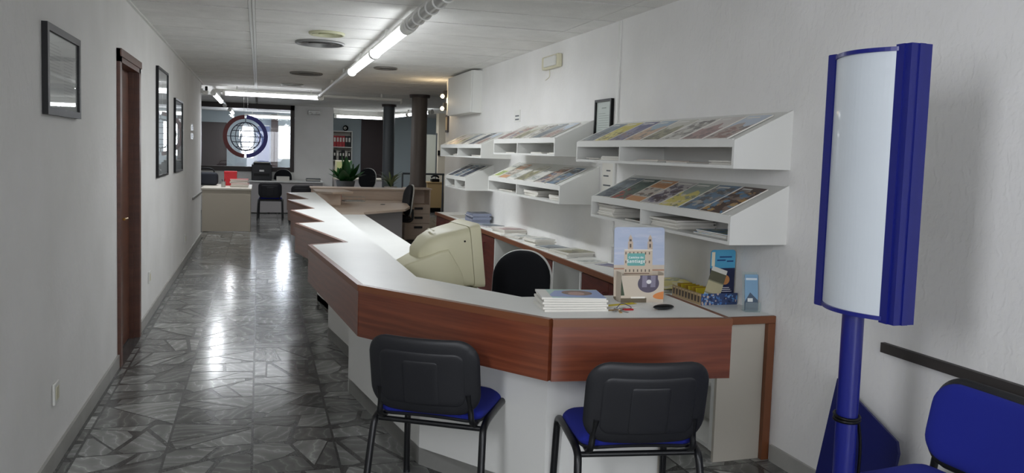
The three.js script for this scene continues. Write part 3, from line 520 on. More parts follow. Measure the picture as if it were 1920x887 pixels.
{ // folded cardboard poster stand
  const tex = canvasTex(512, 760, (g, w, h) => {
    seed = 31; g.fillStyle = '#b9c4da'; g.fillRect(0, 0, w, h);
    for (let k = 0; k < 30; k++) { g.globalAlpha = 0.25; g.fillStyle = k % 2 ? '#d6d8e2' : '#a6b8d4'; g.beginPath(); g.ellipse(rr(0, w), rr(0, h * 0.45), rr(40, 120), rr(8, 26), 0, 0, 7); g.fill(); } g.globalAlpha = 1;
    g.fillStyle = '#cfc3b2'; g.fillRect(0, h * 0.52, w, h * 0.48);
    g.fillStyle = '#c9b6a2'; for (const x of [0.27, 0.66]) { g.fillRect(w * x, h * 0.2, w * 0.1, h * 0.14); g.fillRect(w * (x + 0.015), h * 0.15, w * 0.07, h * 0.06); g.beginPath(); g.moveTo(w * (x + 0.01), h * 0.155); g.lineTo(w * (x + 0.05), h * 0.1); g.lineTo(w * (x + 0.09), h * 0.155); g.fill(); g.fillStyle = '#5c5048'; g.fillRect(w * (x + 0.03), h * 0.165, w * 0.04, h * 0.03); g.fillRect(w * (x + 0.035), h * 0.23, w * 0.03, h * 0.05); g.fillStyle = '#c9b6a2'; }
    g.fillStyle = '#d6c6b0'; g.fillRect(w * 0.2, h * 0.31, w * 0.56, h * 0.4); g.fillStyle = '#efe6d8'; g.fillRect(w * 0.2, h * 0.305, w * 0.56, h * 0.015);
    g.fillStyle = '#6f6256'; for (let k = 0; k < 7; k++) for (let j = 0; j < 3; j++) g.fillRect(w * (0.22 + k * 0.078), h * (0.34 + j * 0.12), w * 0.022, h * 0.035);
    g.fillStyle = '#b58a70'; g.fillRect(0, h * 0.56, w * 0.2, h * 0.02); g.fillRect(w * 0.76, h * 0.58, w * 0.24, h * 0.02); g.fillStyle = '#8d6f5c'; g.fillRect(w * 0.76, h * 0.66, w * 0.2, h * 0.04); g.fillRect(w * 0.2, h * 0.63, w * 0.5, h * 0.012);
    g.fillStyle = '#6fb3ae'; g.beginPath(); g.roundRect ? g.roundRect(w * 0.26, h * 0.36, w * 0.35, h * 0.17, 8) : g.rect(w * 0.26, h * 0.36, w * 0.35, h * 0.17); g.fill();
    g.fillStyle = '#f4f6f2'; g.textAlign = 'center'; g.font = 'bold 30px sans-serif'; g.fillText('Camino de', w * 0.435, h * 0.43); g.font = 'bold 46px sans-serif'; g.fillText('Santiago', w * 0.435, h * 0.49);
    g.fillStyle = '#5d5666'; g.beginPath(); g.ellipse(w * 0.52, h * 0.79, w * 0.15, h * 0.1, 0, 0, 7); g.fill(); g.fillRect(w * 0.4, h * 0.68, w * 0.25, h * 0.16); g.fillStyle = '#8a8496'; g.fillRect(w * 0.43, h * 0.7, w * 0.07, h * 0.13); g.fillRect(w * 0.55, h * 0.7, w * 0.07, h * 0.13); g.fillStyle = '#e8e6e6'; g.beginPath(); g.arc(w * 0.525, h * 0.77, w * 0.035, 0, 7); g.fill();
    g.fillStyle = '#41503c'; g.beginPath(); g.moveTo(w * 0.06, h * 0.92); g.lineTo(w * 0.12, h * 0.66); g.lineTo(w * 0.19, h * 0.92); g.fill(); g.fillStyle = '#2f4238'; g.beginPath(); g.moveTo(w * 0.74, h * 0.9); g.lineTo(w * 0.8, h * 0.72); g.lineTo(w * 0.87, h * 0.9); g.fill();
    g.fillStyle = '#d98a4e'; g.beginPath(); g.ellipse(w * 0.78, h * 0.92, w * 0.19, h * 0.045, -0.1, 0, 7); g.fill(); g.fillStyle = '#6d6250'; g.fillRect(0, h * 0.95, w * 0.5, h * 0.05); g.fillStyle = '#f4f0e6'; g.fillRect(w * 0.28, h * 0.935, w * 0.2, h * 0.018);
  });
  const o = thing('poster_stand', 'cardboard counter display with cathedral picture and turquoise title patch', 'display stand', [1.625, CH, -3.16], -0.08);
  const face = new THREE.ExtrudeGeometry(roundedShape(0.24, 0.325, 0.014), { depth: 0.004, bevelEnabled: false, curveSegments: 5 });
  const uv = face.attributes.uv, ps = face.attributes.position; for (let i = 0; i < uv.count; i++) uv.setXY(i, ps.getX(i) / 0.24 + 0.5, ps.getY(i) / 0.325 + 0.5);
  face.translate(0, 0.163, 0).rotateX(-0.08); mesh('back_card', face, std({ map: tex, roughness: 0.4 }), o);
  const tray = new THREE.BoxGeometry(0.2, 0.12, 0.003); { const u = tray.attributes.uv; for (let i = 0; i < u.count; i++) u.setXY(i, 0.14 + u.getX(i) * 0.6, u.getY(i) * 0.3); }
  tray.translate(-0.01, 0.06, 0.062); mesh('front_pocket', tray, std({ map: tex, roughness: 0.4 }), o);
  mesh('pocket_side', [bx(-0.11, -0.107, 0, 0.13, -0.0, 0.062), bx(0.087, 0.09, 0, 0.13, 0, 0.062), bx(-0.11, 0.09, 0, 0.003, 0, 0.062)], std({ color: 0xcbbfae, roughness: 0.6 }), o);
}
{
  const o = thing('key_bunch', 'bunch of keys on a ring with a red tag lying on the counter', 'keys', [1.43, CH, -2.955]);
  const ring = new THREE.TorusGeometry(0.016, 0.0016, 6, 24).rotateX(Math.PI / 2).translate(0, 0.004, -0.01); mesh('ring', [ring], M.chrome, o);
  const key = (a, L) => { const g = [bx(-0.004, 0.004, 0, 0.0022, 0.012, L), bx(0.002, 0.008, 0, 0.0022, L - 0.02, L - 0.012), bx(0.002, 0.007, 0, 0.0022, L - 0.008, L - 0.003), new THREE.CylinderGeometry(0.012, 0.012, 0.0025, 14).translate(0, 0.0012, 0.004)]; return merge(g).rotateY(a).translate(0, 0.0003 + Math.abs(a) * 0.0012, 0.004); };
  for (const [a, L, m] of [[-0.9, 0.055, M.alu], [-0.35, 0.06, M.brass], [0.2, 0.058, M.alu], [-1.5, 0.05, M.brass], [2.2, 0.05, M.alu]]) mesh('key', [key(a, L)], m, o);
  mesh('tag', [bx(0.02, 0.062, 0, 0.006, -0.008, 0.016, 0.003)], M.red, o);
  mesh('cord', [tube([[0.0, 0.006, -0.02], [0.03, 0.02, -0.035], [0.07, 0.006, -0.03], [0.05, 0.004, 0.0]], 0.0014, 30, 6)], M.navyPaint, o);
}
{
  const o = thing('printed_card', 'white and yellow printed card beneath the keys on the counter', 'card', [1.46, CH, -3.02], 0.25);
  mesh('card_sheet', [bx(-0.1, 0.07, 0, 0.0012, -0.035, 0.035)], M.paper, o); mesh('yellow_strip', [bx(-0.07, 0.12, 0.0012, 0.002, -0.05, -0.02)], M.yellowPaper, o);
}
{
  const o = thing('oval_case', 'small flat black oval case on the counter beside the poster stand', 'case', [1.63, CH, -2.94], 0.12);
  mesh('shell', [new THREE.SphereGeometry(1, 28, 14).scale(0.05, 0.011, 0.024).translate(0, 0.011, 0)], M.black, o);
  mesh('seam', [new THREE.TorusGeometry(1, 0.02, 6, 32).rotateX(Math.PI / 2).scale(0.0503, 0.03, 0.0243).translate(0, 0.0105, 0)], M.greyColumn, o);
}
// brochure tray, display, and holder on the wall worktop end
{
  const o = thing('brochure_tray', 'low printed cardboard tray with yellow leaflets on the worktop end', 'tray', [2.33, BH, -3.78]);
  const side = canvasTex(256, 64, (g, w, h) => { g.fillStyle = '#3a4a72'; g.fillRect(0, 0, w, h); seed = 5; for (let k = 0; k < 60; k++) { g.fillStyle = ['#86a8d0', '#4c78b8', '#c8b4a8', '#2a3252', '#5a8ac0'][k % 5]; g.beginPath(); g.ellipse(rr(0, w), rr(0, h), rr(4, 14), rr(3, 9), rr(0, 3), 0, 7); g.fill(); } });
  const m = std({ map: side, roughness: 0.4 });
  mesh('front_wall', new THREE.BoxGeometry(0.22, 0.062, 0.004).translate(0.02, 0.031, 0.14), m, o);
  const tex2 = canvasTex(256, 64, (g, w, h) => { g.fillStyle = '#b49a72'; g.fillRect(0, 0, w, h); for (let k = 0; k < 9; k++) { g.fillStyle = '#4c3e34'; g.fillRect(8 + k * 28, 16, 16, 34); g.fillStyle = '#d8c49c'; g.fillRect(8 + k * 28, 6, 20, 6); } });
  mesh('side_wall', new THREE.BoxGeometry(0.004, 0.062, 0.3).translate(-0.092, 0.031, -0.012), std({ map: tex2, roughness: 0.4 }), o);
  mesh('base', [bx(-0.092, 0.13, 0, 0.003, -0.16, 0.14)], M.paperGrey, o); mesh('back_wall', [bx(-0.092, 0.13, 0, 0.05, -0.164, -0.16)], M.paperGrey, o);
  for (let k = 0; k < 6; k++) { const l = thing('leaflet', 'yellow leaflet standing in the cardboard tray', 'leaflet', [2.30 + k * 0.003, BH + 0.004, -3.9 + k * 0.034], 0, 'yellow leaflets in the tray'); mesh('sheet', [bx(-0.045, 0.045, 0, 0.072, -0.004, 0.004)], k % 2 ? M.yellowPaper : std({ color: 0xb8932a, roughness: 0.7 }), l); l.rotation.x = -0.25; }
}
{
  const tex = canvasTex(256, 512, (g, w, h) => { g.fillStyle = '#20264a'; g.fillRect(0, 0, w, h); g.fillStyle = '#4f9fc4'; g.fillRect(0, 0, w, h * 0.34); g.fillStyle = '#e6dcc0'; g.fillRect(8, 20, 34, h * 0.26); g.fillStyle = '#1c3f78'; for (const [y, a, b] of [[0.12, 0.35, 0.85], [0.18, 0.25, 0.6], [0.2, 0.65, 0.92]]) g.fillRect(w * a, h * y, w * (b - a), h * 0.025); g.fillStyle = '#c98a52'; g.beginPath(); g.ellipse(w * 0.62, h * 0.56, w * 0.18, h * 0.09, 0.4, 0, 7); g.fill(); g.fillStyle = '#d9c8c0'; g.beginPath(); g.ellipse(w * 0.48, h * 0.47, w * 0.12, h * 0.06, 0.2, 0, 7); g.fill(); g.fillStyle = '#6b2c44'; g.beginPath(); g.ellipse(w * 0.3, h * 0.6, w * 0.16, h * 0.1, 0, 0, 7); g.fill(); g.fillStyle = '#d8d4d6'; for (let k = 0; k < 3; k++) g.fillRect(w * (0.2 + k * 0.05), h * (0.7 + k * 0.035), w * 0.6, h * 0.014); });
  const o = thing('display_card', 'tall navy and sky-blue counter display card with rounded top behind the tray', 'display stand', [2.375, BH + 0.0035, -3.665], 0.05);
  const f = new THREE.ExtrudeGeometry(roundedShape(0.155, 0.29, 0.018), { depth: 0.005, bevelEnabled: false, curveSegments: 5 }); const uv = f.attributes.uv, ps = f.attributes.position; for (let i = 0; i < uv.count; i++) uv.setXY(i, ps.getX(i) / 0.155 + 0.5, ps.getY(i) / 0.29 + 0.5);
  f.translate(0, 0.145, 0); mesh('card', f, std({ map: tex, roughness: 0.35 }), o);
  mesh('strut', [bx(-0.02, 0.02, 0, 0.2, -0.02, -0.001)], M.paperGrey, o);
  const l = thing('leaflet', 'narrow leaflet with stone arch picture leaning against the navy display card', 'leaflet', [2.29, BH + 0.005, -3.642]);
  const lt = canvasTex(128, 256, (g, w, h) => { g.fillStyle = '#8c8a70'; g.fillRect(0, 0, w, h); g.fillStyle = '#d8d6cc'; g.fillRect(0, 0, w, h * 0.12); g.fillStyle = '#5c5a48'; g.fillRect(0, h * 0.12, w, h * 0.25); g.fillStyle = '#b8b08e'; g.fillRect(0, h * 0.4, w, h * 0.3); g.fillStyle = '#a8bcd0'; g.fillRect(0, h * 0.74, w, h * 0.26); g.fillStyle = '#31406c'; g.beginPath(); g.ellipse(w * 0.5, h * 0.92, w * 0.3, h * 0.08, 0, 0, 7); g.fill(); });
  mesh('sheet', new THREE.BoxGeometry(0.095, 0.2, 0.004).translate(0, 0.1, 0), std({ map: lt, roughness: 0.4 }), l); l.rotation.z = -0.32; l.rotation.x = -0.05;
}
{
  const o = thing('leaflet_holder', 'clear acrylic leaflet holder with a blue brochure at the worktop corner', 'leaflet holder', [2.425, BH, -3.47], -0.2);
  mesh('back_plate', [bx(-0.04, 0.04, 0, 0.2, -0.003, 0)], M.acrylic, o).rotation.x = -0.12; mesh('front_plate', [bx(-0.04, 0.04, 0, 0.05, 0.035, 0.038)], M.acrylic, o); mesh('base', [bx(-0.04, 0.04, 0, 0.003, -0.02, 0.038)], M.acrylic, o);
  const lt = canvasTex(128, 256, (g, w, h) => { g.fillStyle = '#7fa6c4'; g.fillRect(0, 0, w, h); g.fillStyle = '#dbe4ea'; g.fillRect(10, 26, w - 20, 14); g.fillStyle = '#46586c'; g.beginPath(); g.moveTo(0, h * 0.75); g.lineTo(w * 0.4, h * 0.5); g.lineTo(w, h * 0.72); g.lineTo(w, h); g.lineTo(0, h); g.fill(); g.fillStyle = '#e8ebe8'; g.fillRect(w * 0.2, h * 0.66, w * 0.4, h * 0.1); });
  const l = thing('leaflet', 'blue brochure standing in the clear acrylic holder', 'leaflet', [2.425, BH + 0.004, -3.458], -0.2); mesh('sheet', new THREE.BoxGeometry(0.07, 0.185, 0.006).translate(0, 0.0925, 0), std({ map: lt, roughness: 0.4 }), l); l.rotation.order = 'YXZ'; l.rotation.x = -0.12;
}
{ // folded map spread behind the tray
  const g = new THREE.PlaneGeometry(0.24, 0.5, 8, 12).rotateX(-Math.PI / 2), p = g.attributes.position; for (let i = 0; i < p.count; i++) { const z = p.getZ(i), x = p.getX(i); p.setY(i, 0.012 + 0.05 * Math.max(0, Math.sin(z * 6 + 1.2)) * (0.5 + x * 1.5) ); } g.computeVertexNormals();
  const o = thing('folded_map', 'wavy open landscape brochure lying behind the cardboard tray', 'brochure', [2.34, BH, -4.28]); const mt = covers.teal.clone(); mt.side = THREE.DoubleSide; mesh('sheet', g, mt, o); mesh('stack', [bx(-0.1, 0.1, 0, 0.008, -0.23, 0.22)], M.paper, o);
}

// ------------------------------------------------------------ CRT monitor
{
  const o = thing('crt_monitor', 'bulky beige tube monitor seen from behind on the staff desk', 'monitor', [1.085, 0.69, -4.62], 0);
  // local +x is the screen side; the tube tapers towards -x
  const foot = mesh('foot', [cyl(0.13, 0.12, 0.012, 0.06, 0, 0, 32), cyl(0.08, 0.1, 0.012, 0.06, 0.012, 0, 32)], M.crt, o);
  function loft(secs) { // each section: x, half width z, y0, y1, corner r
    const pos = [], idx = [], N = 40; secs.forEach(([x, hw, y0, y1, r]) => { for (let k = 0; k < N; k++) { const a = k / N * Math.PI * 2, ca = Math.cos(a), sa = Math.sin(a), e = r, sx = Math.sign(ca) * Math.pow(Math.abs(ca), e), sy = Math.sign(sa) * Math.pow(Math.abs(sa), e); pos.push(x, (y0 + y1) / 2 + sy * (y1 - y0) / 2, sx * hw); } });
    for (let s = 0; s < secs.length - 1; s++) for (let k = 0; k < N; k++) { const a = s * N + k, b = s * N + (k + 1) % N, c = a + N, d = b + N; idx.push(a, b, c, b, d, c); }
    const c0 = pos.length / 3; pos.push(secs[0][0], (secs[0][2] + secs[0][3]) / 2, 0); for (let k = 0; k < N; k++) idx.push(c0, (k + 1) % N, k);
    const L = secs.length - 1, c1 = pos.length / 3; pos.push(secs[L][0], (secs[L][2] + secs[L][3]) / 2, 0); for (let k = 0; k < N; k++) idx.push(c1, L * N + k, L * N + (k + 1) % N);
    const g = new THREE.BufferGeometry(); g.setAttribute('position', new THREE.Float32BufferAttribute(pos, 3)); g.setIndex(idx); g.computeVertexNormals(); return toCreasedNormals(g, 0.7);
  }
  const body = new THREE.Group(); body.name = 'housing'; body.position.set(0, 0.012, 0); body.scale.setScalar(0.93); body.rotation.set(0, 0.12, 0.12, 'YXZ'); o.add(body);
  const rear = mesh('tube_housing', [loft([[-0.2, 0.1, 0.07, 0.25, 0.3], [-0.19, 0.12, 0.05, 0.28, 0.32], [-0.13, 0.155, 0.03, 0.335, 0.4], [-0.06, 0.178, 0.015, 0.365, 0.38], [0.04, 0.19, 0.005, 0.378, 0.3], [0.12, 0.197, 0.0, 0.385, 0.22]])], M.crt, body);
  mesh('rear_box', [loft([[-0.365, 0.09, 0.04, 0.165, 0.13], [-0.357, 0.1, 0.03, 0.175, 0.13], [-0.08, 0.194, 0.0, 0.26, 0.13], [-0.03, 0.2, -0.004, 0.265, 0.13], [0.05, 0.19, 0.01, 0.1, 0.13]])], M.crt, body);
  mesh('bezel', [loft([[0.123, 0.199, -0.004, 0.388, 0.16], [0.16, 0.205, -0.012, 0.396, 0.15], [0.19, 0.205, -0.015, 0.398, 0.15], [0.194, 0.198, -0.01, 0.39, 0.15]])], M.crt, body);
  mesh('screen', [bx(0.19, 0.197, 0.035, 0.365, -0.165, 0.165, 0.02)], M.crtDark, body);
  mesh('grip', [new THREE.TorusGeometry(0.035, 0.006, 8, 24, Math.PI).rotateY(Math.PI / 2).rotateZ(0.2).scale(1, 0.25, 1.6).translate(-0.07, 0.372, 0)], M.crt, body);
  mesh('lock_hole', [cyl(0.006, 0.006, 0.004, 0, 0, 0, 12).rotateX(Math.PI / 2).translate(0.08, 0.3, 0.193)], M.black, body);
}
// ------------------------------------------------------------ chairs
function bendPanel(g, R) { const p = g.attributes.position; for (let i = 0; i < p.count; i++) { const x = p.getX(i), z = p.getZ(i); p.setZ(i, z - x * x / (2 * R)); } g.computeVertexNormals(); return g; }
function padGeo(w, h, t, r, bev, segs = 10) { // rounded pad in the xy plane with bevels, fine enough to bend
  const s = roundedShape(w - 2 * bev, h - 2 * bev, Math.max(0.01, r - bev)); const pts = s.getPoints(segs);
  const shp = new THREE.Shape(); const out = []; for (let i = 0; i < pts.length; i++) { const a = pts[i], b = pts[(i + 1) % pts.length], n = Math.max(1, Math.ceil(a.distanceTo(b) / 0.035)); for (let k = 0; k < n; k++) out.push(a.clone().lerp(b, k / n)); } shp.setFromPoints(out);
  return new THREE.ExtrudeGeometry(shp, { depth: Math.max(0.001, t - 2 * bev), bevelEnabled: true, bevelThickness: bev, bevelSize: bev, bevelSegments: 4 }).translate(0, 0, -t / 2 + bev);
}
// grid pad: a curved cushion with rounded outline, bent smoothly
function cushion(w, h, t, r, R, dome = 0) {
  const N = 22, Mv = 18, pos = [], idx = [];
  const half = (u, v) => { // squircle map from square to rounded rectangle
    const x = u * w / 2, y = v * h / 2, ax = Math.abs(x), ay = Math.abs(y), cx = w / 2 - r, cy = h / 2 - r; let X = x, Y = y;
    if (ax > cx && ay > cy) { const dx = (ax - cx) / r, dy = (ay - cy) / r, m = Math.max(dx, dy), L = Math.hypot(dx, dy) || 1; X = Math.sign(x) * (cx + dx / L * m * r); Y = Math.sign(y) * (cy + dy / L * m * r); }
    return [X, Y];
  };
  for (const s of [1, -1]) for (let j = 0; j <= Mv; j++) for (let i = 0; i <= N; i++) {
    const e = x => Math.sin(x * Math.PI / 2), u = e(i / N * 2 - 1), v = e(j / Mv * 2 - 1), [X, Y] = half(u, v), q = Math.max(Math.abs(u), Math.abs(v)), edge = Math.sqrt(Math.max(0, 1 - Math.pow(q, 10)));
    pos.push(X, Y, s * t / 2 * edge + dome * (1 - q * q) * (s > 0 ? 1 : 0) - X * X / (2 * R));
  }
  const S = (N + 1) * (Mv + 1); for (const s of [0, 1]) for (let j = 0; j < Mv; j++) for (let i = 0; i < N; i++) { const a = s * S + j * (N + 1) + i, b = a + 1, c = a + N + 1, d = c + 1; if (s === 0) idx.push(a, b, c, b, d, c); else idx.push(a, c, b, b, c, d); }
  const g = new THREE.BufferGeometry(); g.setAttribute('position', new THREE.Float32BufferAttribute(pos, 3)); g.setIndex(idx); g.computeVertexNormals(); return g;
}
// visitor chair, local front +z, origin on the floor under the seat
function visitorChair(label, pos, turn, group) {
  const o = thing('visitor_chair', label, 'chair', pos, turn, group); o.scale.setScalar(0.975);
  const seat = mesh('seat', [cushion(0.46, 0.42, 0.055, 0.07, 3, 0.012).rotateX(-Math.PI / 2).rotateX(0.05).translate(0, 0.455, 0.02)], M.blueFabric, o);
  mesh('underseat', [cushion(0.45, 0.41, 0.03, 0.07, 3).rotateX(-Math.PI / 2).rotateX(0.05).translate(0, 0.432, 0.02)], M.blackPlastic, o);
  const tilt = 0.2, bg = g => g.rotateX(-tilt).translate(0, 0.635, -0.255);
  mesh('backrest', [bg(cushion(0.455, 0.285, 0.04, 0.09, -0.9, 0.004).translate(0, 0, 0.014))], M.blueFabric, o);
  const shell = mesh('back_shell', [bg(cushion(0.475, 0.33, 0.036, 0.095, -0.9).translate(0, 0, -0.012))], M.blackPlastic, o);
  mesh('shell_panel', [bg(cushion(0.36, 0.23, 0.012, 0.04, -0.9).translate(0, -0.005, -0.0295))], M.blackPlastic, shell);
  mesh('shell_inset', [bg(cushion(0.15, 0.19, 0.008, 0.015, -0.9).translate(0, -0.02, -0.0365))], M.blackPlastic, shell);
  for (const s of [-1, 1]) {
    mesh('leg_frame', [tube([[s * 0.25, 0.015, 0.25], [s * 0.245, 0.2, 0.235], [s * 0.24, 0.39, 0.222], [s * 0.238, 0.425, 0.19], [s * 0.237, 0.43, 0.1], [s * 0.237, 0.425, -0.1], [s * 0.238, 0.405, -0.17], [s * 0.241, 0.36, -0.19], [s * 0.247, 0.2, -0.225], [s * 0.252, 0.015, -0.262]], 0.0155, 60, 10, 0.35)], M.blackMetal, o);
    mesh('back_support', [tube([[s * 0.2, 0.43, -0.08], [s * 0.2, 0.425, -0.17], [s * 0.2, 0.45, -0.215], [s * 0.195, 0.5, -0.222], [s * 0.19, 0.57, -0.245]], 0.013, 24, 8)], M.blackMetal, o);
    mesh('glide', [cyl(0.017, 0.015, 0.022, s * 0.2502, 0, 0.251, 12)], M.blackPlastic, o); mesh('glide', [cyl(0.017, 0.015, 0.022, s * 0.252, 0, -0.262, 12)], M.blackPlastic, o);
  }
  mesh('crossbar', [rod([-0.25, 0.405, -0.165], [0.25, 0.405, -0.165], 0.011)], M.blackMetal, o); mesh('crossbar', [rod([-0.24, 0.405, 0.18], [0.24, 0.405, 0.18], 0.011)], M.blackMetal, o);
  return o;
}
const facing = (x, z) => Math.atan2(x, z);
visitorChair('blue seated visitor chair with black back, drawn up to the counter corner beside the corridor', [0.755, 0, -3.245], facing(0.52, -0.86));
visitorChair('blue seated visitor chair with black back, drawn up to the counter beside the cream cabinet', [1.395, 0, -2.77], facing(0.17, -0.985));
visitorChair('blue visitor chair with its back against the stucco wall beside the totem', [2.06, 0, -1.93], facing(-1, 0.0));
visitorChair('dark blue visitor chair standing before the far desk with the printer', [0.235, 0, -17.15], facing(0.06, -1));
visitorChair('dark visitor chair at the far end of the sawtooth counter', [0.83, 0, -16.2], facing(0.0, -1));
// swivel office chairs: black cushion in a white shell
function officeChair(label, pos, turn, topY = 0.86) {
  const o = thing('office_chair', label, 'chair', pos, turn);
  const b = g => g.rotateX(-0.12).translate(0, topY - 0.24, -0.22);
  mesh('back_shell', [b(cushion(0.43, 0.5, 0.03, 0.2, -0.7).translate(0, 0, -0.022))], M.whitePlastic, o); mesh('back_cushion', [b(cushion(0.41, 0.485, 0.05, 0.19, -0.7).translate(0, 0, 0.008))], M.darkFabric, o);
  mesh('seat', [cushion(0.46, 0.44, 0.07, 0.12, 3).rotateX(-Math.PI / 2).translate(0, 0.47, 0)], M.darkFabric, o); mesh('back_bracket', [tube([[0, 0.42, -0.05], [0, 0.42, -0.26], [0, 0.6, -0.28]], 0.02, 16, 8)], M.blackPlastic, o);
  mesh('gas_column', [cyl(0.03, 0.022, 0.34, 0, 0.09, 0)], M.blackMetal, o);
  for (let k = 0; k < 5; k++) { const a = k * 1.2566 + 0.3; const l = mesh('foot_arm', [rod([0, 0.11, 0], [Math.cos(a) * 0.28, 0.075, Math.sin(a) * 0.28], 0.017)], M.blackPlastic, o); mesh('castor', [new THREE.CylinderGeometry(0.027, 0.027, 0.03, 14).rotateX(Math.PI / 2).translate(Math.cos(a) * 0.28, 0.027, Math.sin(a) * 0.28)], M.black, l); }
  return o;
}
officeChair('black swivel chair with white back shell between the beige monitor and wall cupboards', [1.62, 0, -4.95], facing(-0.55, 0.83), 0.84);
officeChair('black swivel chair with white back shell seen edge-on beside the drawer pedestal', [2.02, 0, -12.2], facing(-1, 0.12), 0.98);
officeChair('black swivel chair behind the plants in the rear alcove', [2.28, 0, -18.2], facing(-0.5, 0.86), 1.08);
officeChair('black swivel chair behind the printer at the far desk', [0.5, 0, -19.12], facing(-0.2, 1), 0.98);

// ------------------------------------------------------------ blue information totem
{
  const o = thing('light_box_totem', 'blue pole sign with tall curved blank white light box by the right wall', 'sign', [1.745, 0, -1.935]);
  const y0 = 1.065, y1 = 1.832, h = y1 - y0, hz = 0.138;
  const arc = (n, sag, out) => { const a = []; for (let k = 0; k <= n; k++) { const t = k / n * 2 - 1; a.push([-(sag * (1 - t * t)) - out, t * hz]); } return a; };
  // both faces bulge; the body is a lens between two blue side extrusions
  const faceBand = (s) => { const a = arc(20, 0.05, 0.03), b = arc(20, 0.05, 0.026); return prism([...a.map(([x, z]) => [s * x, z]), ...b.reverse().map(([x, z]) => [s * x, z])], y0 + 0.006, y1 - 0.006); };
  mesh('face_panel', [faceBand(1)], M.acrylicWhite, o, 'blank white curved acrylic face'); mesh('face_panel', [faceBand(-1)], M.acrylicWhite, o);
  const cap = [...arc(20, 0.055, 0.034), ...arc(20, 0.055, 0.034).reverse().map(([x, z]) => [-x, z])];
  mesh('top_cap', [prism(cap, y1 - 0.006, y1 + 0.006)], M.bluePaint, o); mesh('bottom_cap', [prism(cap, y0 - 0.006, y0 + 0.006)], M.bluePaint, o);
  for (const s of [-1, 1]) {
    mesh('side_extrusion', [bx(-0.036, 0.036, y0 - 0.012, y1 + 0.012, s * hz - (s > 0 ? 0 : 0.03), s * hz + (s > 0 ? 0.03 : 0)), bx(-0.042, -0.03, y0 - 0.012, y1 + 0.012, s * hz - 0.02, s * hz + 0.01), bx(0.03, 0.042, y0 - 0.012, y1 + 0.012, s * hz - 0.02, s * hz + 0.01), bx(-0.01, 0.01, y0 - 0.012, y1 + 0.012, s * (hz + 0.03) - 0.004, s * (hz + 0.03) + 0.004)], M.bluePaint, o);
  }
  mesh('pole', [cyl(0.032, 0.032, y0 + 0.02, 0, 0, -0.03, 32)], M.bluePaint, o);
  mesh('base_plate', [cyl(0.19, 0.185, 0.014, 0, 0, -0.03, 48)], M.bluePaint, o);
  mesh('cable_loop', [new THREE.TorusGeometry(0.036, 0.006, 8, 28).rotateX(Math.PI / 2).translate(0, 0.715, -0.03), new THREE.TorusGeometry(0.037, 0.005, 8, 28).rotateX(Math.PI / 2 + 0.12).translate(0, 0.727, -0.03), tube([[0.034, 0.72, -0.02], [0.05, 0.6, -0.02], [0.045, 0.3, -0.03], [0.05, 0.02, -0.03]], 0.005, 24, 6)], M.black, o, 'black cable wound round the pole');
}
{ // dark blue panel leaning behind the pole
  const o = thing('leaning_board', 'dark blue metal board leaning on the wall behind the totem pole', 'board', [2.3, 0, -2.58], 0);
  const s = new THREE.Shape([[-0.2, 0], [0.2, 0], [0.2, 0.4], [0.18, 0.44], [-0.2, 0.585]].map(p => new THREE.Vector2(...p)));
  mesh('board_sheet', [new THREE.ExtrudeGeometry(s, { depth: 0.012, bevelEnabled: false }).rotateY(-Math.PI / 2).rotateZ(-0.2)], M.navyPaint, o);
}

// ------------------------------------------------------------ left wall pictures and fittings
function framed(name, label, cat, z0, z1, y0, y1, fw, mat, inner, side = 1, X = XL, depth = 0.025) {
  const o = thing(name, label, cat, [X, y0, (z0 + z1) / 2]); const h = (z1 - z0) / 2, H = y1 - y0, xa = side > 0 ? 0.001 : -depth - 0.001, xb = side > 0 ? depth : -0.001;
  mesh('frame', [bx(xa, xb, 0, fw, -h, h), bx(xa, xb, H - fw, H, -h, h), bx(xa, xb, fw, H - fw, -h, -h + fw), bx(xa, xb, fw, H - fw, h - fw, h)], mat, o);
  const g = new THREE.PlaneGeometry(2 * h - 2 * fw, H - 2 * fw).rotateY(side * Math.PI / 2).translate(side * depth * 0.5, H / 2, 0); mesh('picture', g, inner, o);
  mesh('glass', new THREE.PlaneGeometry(2 * h - 2 * fw, H - 2 * fw).rotateY(side * Math.PI / 2).translate(side * depth * 0.62, H / 2, 0), M.glass, o);
  return o;
}
const docTex = canvasTex(256, 180, (g, w, h) => { g.fillStyle = '#c2c6c4'; g.fillRect(0, 0, w, h); g.fillStyle = '#a2a6a6'; for (let k = 0; k < 14; k++) { if (k < 9) g.fillRect(20, 26 + k * 8, 80 + (k * 37 % 20), 2.4); g.fillRect(136, 46 + k * 7.5, 88 - (k * 29 % 26), 2.4); } });
framed('framed_document', 'black framed document beside the wooden door on the left wall', 'picture', -4.52, -3.86, 1.61, 2.005, 0.032, M.black, std({ map: docTex, roughness: 0.5 }));
const paleTex = std({ color: 0xc3c8c8, roughness: 0.4 });
framed('framed_poster', 'tall black framed glazed poster beside the wooden door', 'picture', -8.61, -7.78, 1.19, 2.195, 0.02, M.black, paleTex);
framed('framed_poster', 'smaller black framed glazed poster between the tall poster and the corridor end', 'picture', -10.19, -9.34, 1.185, 2.0, 0.02, M.black, std({ color: 0xa8b2b4, roughness: 0.4 }));
framed('framed_notice', 'small black framed notice on the right wall between two brochure shelves', 'picture', -5.64, -5.34, 1.55, 1.938, 0.018, M.black, std({ map: canvasTex(128, 180, (g, w, h) => { g.fillStyle = '#c9d2cc'; g.fillRect(0, 0, w, h); g.fillStyle = '#8a948e'; g.fillRect(44, 22, 40, 4); for (let k = 0; k < 12; k++) g.fillRect(18, 44 + k * 9, 60 + (k * 31 % 32), 1.6); }), roughness: 0.5 }), -1, XR);
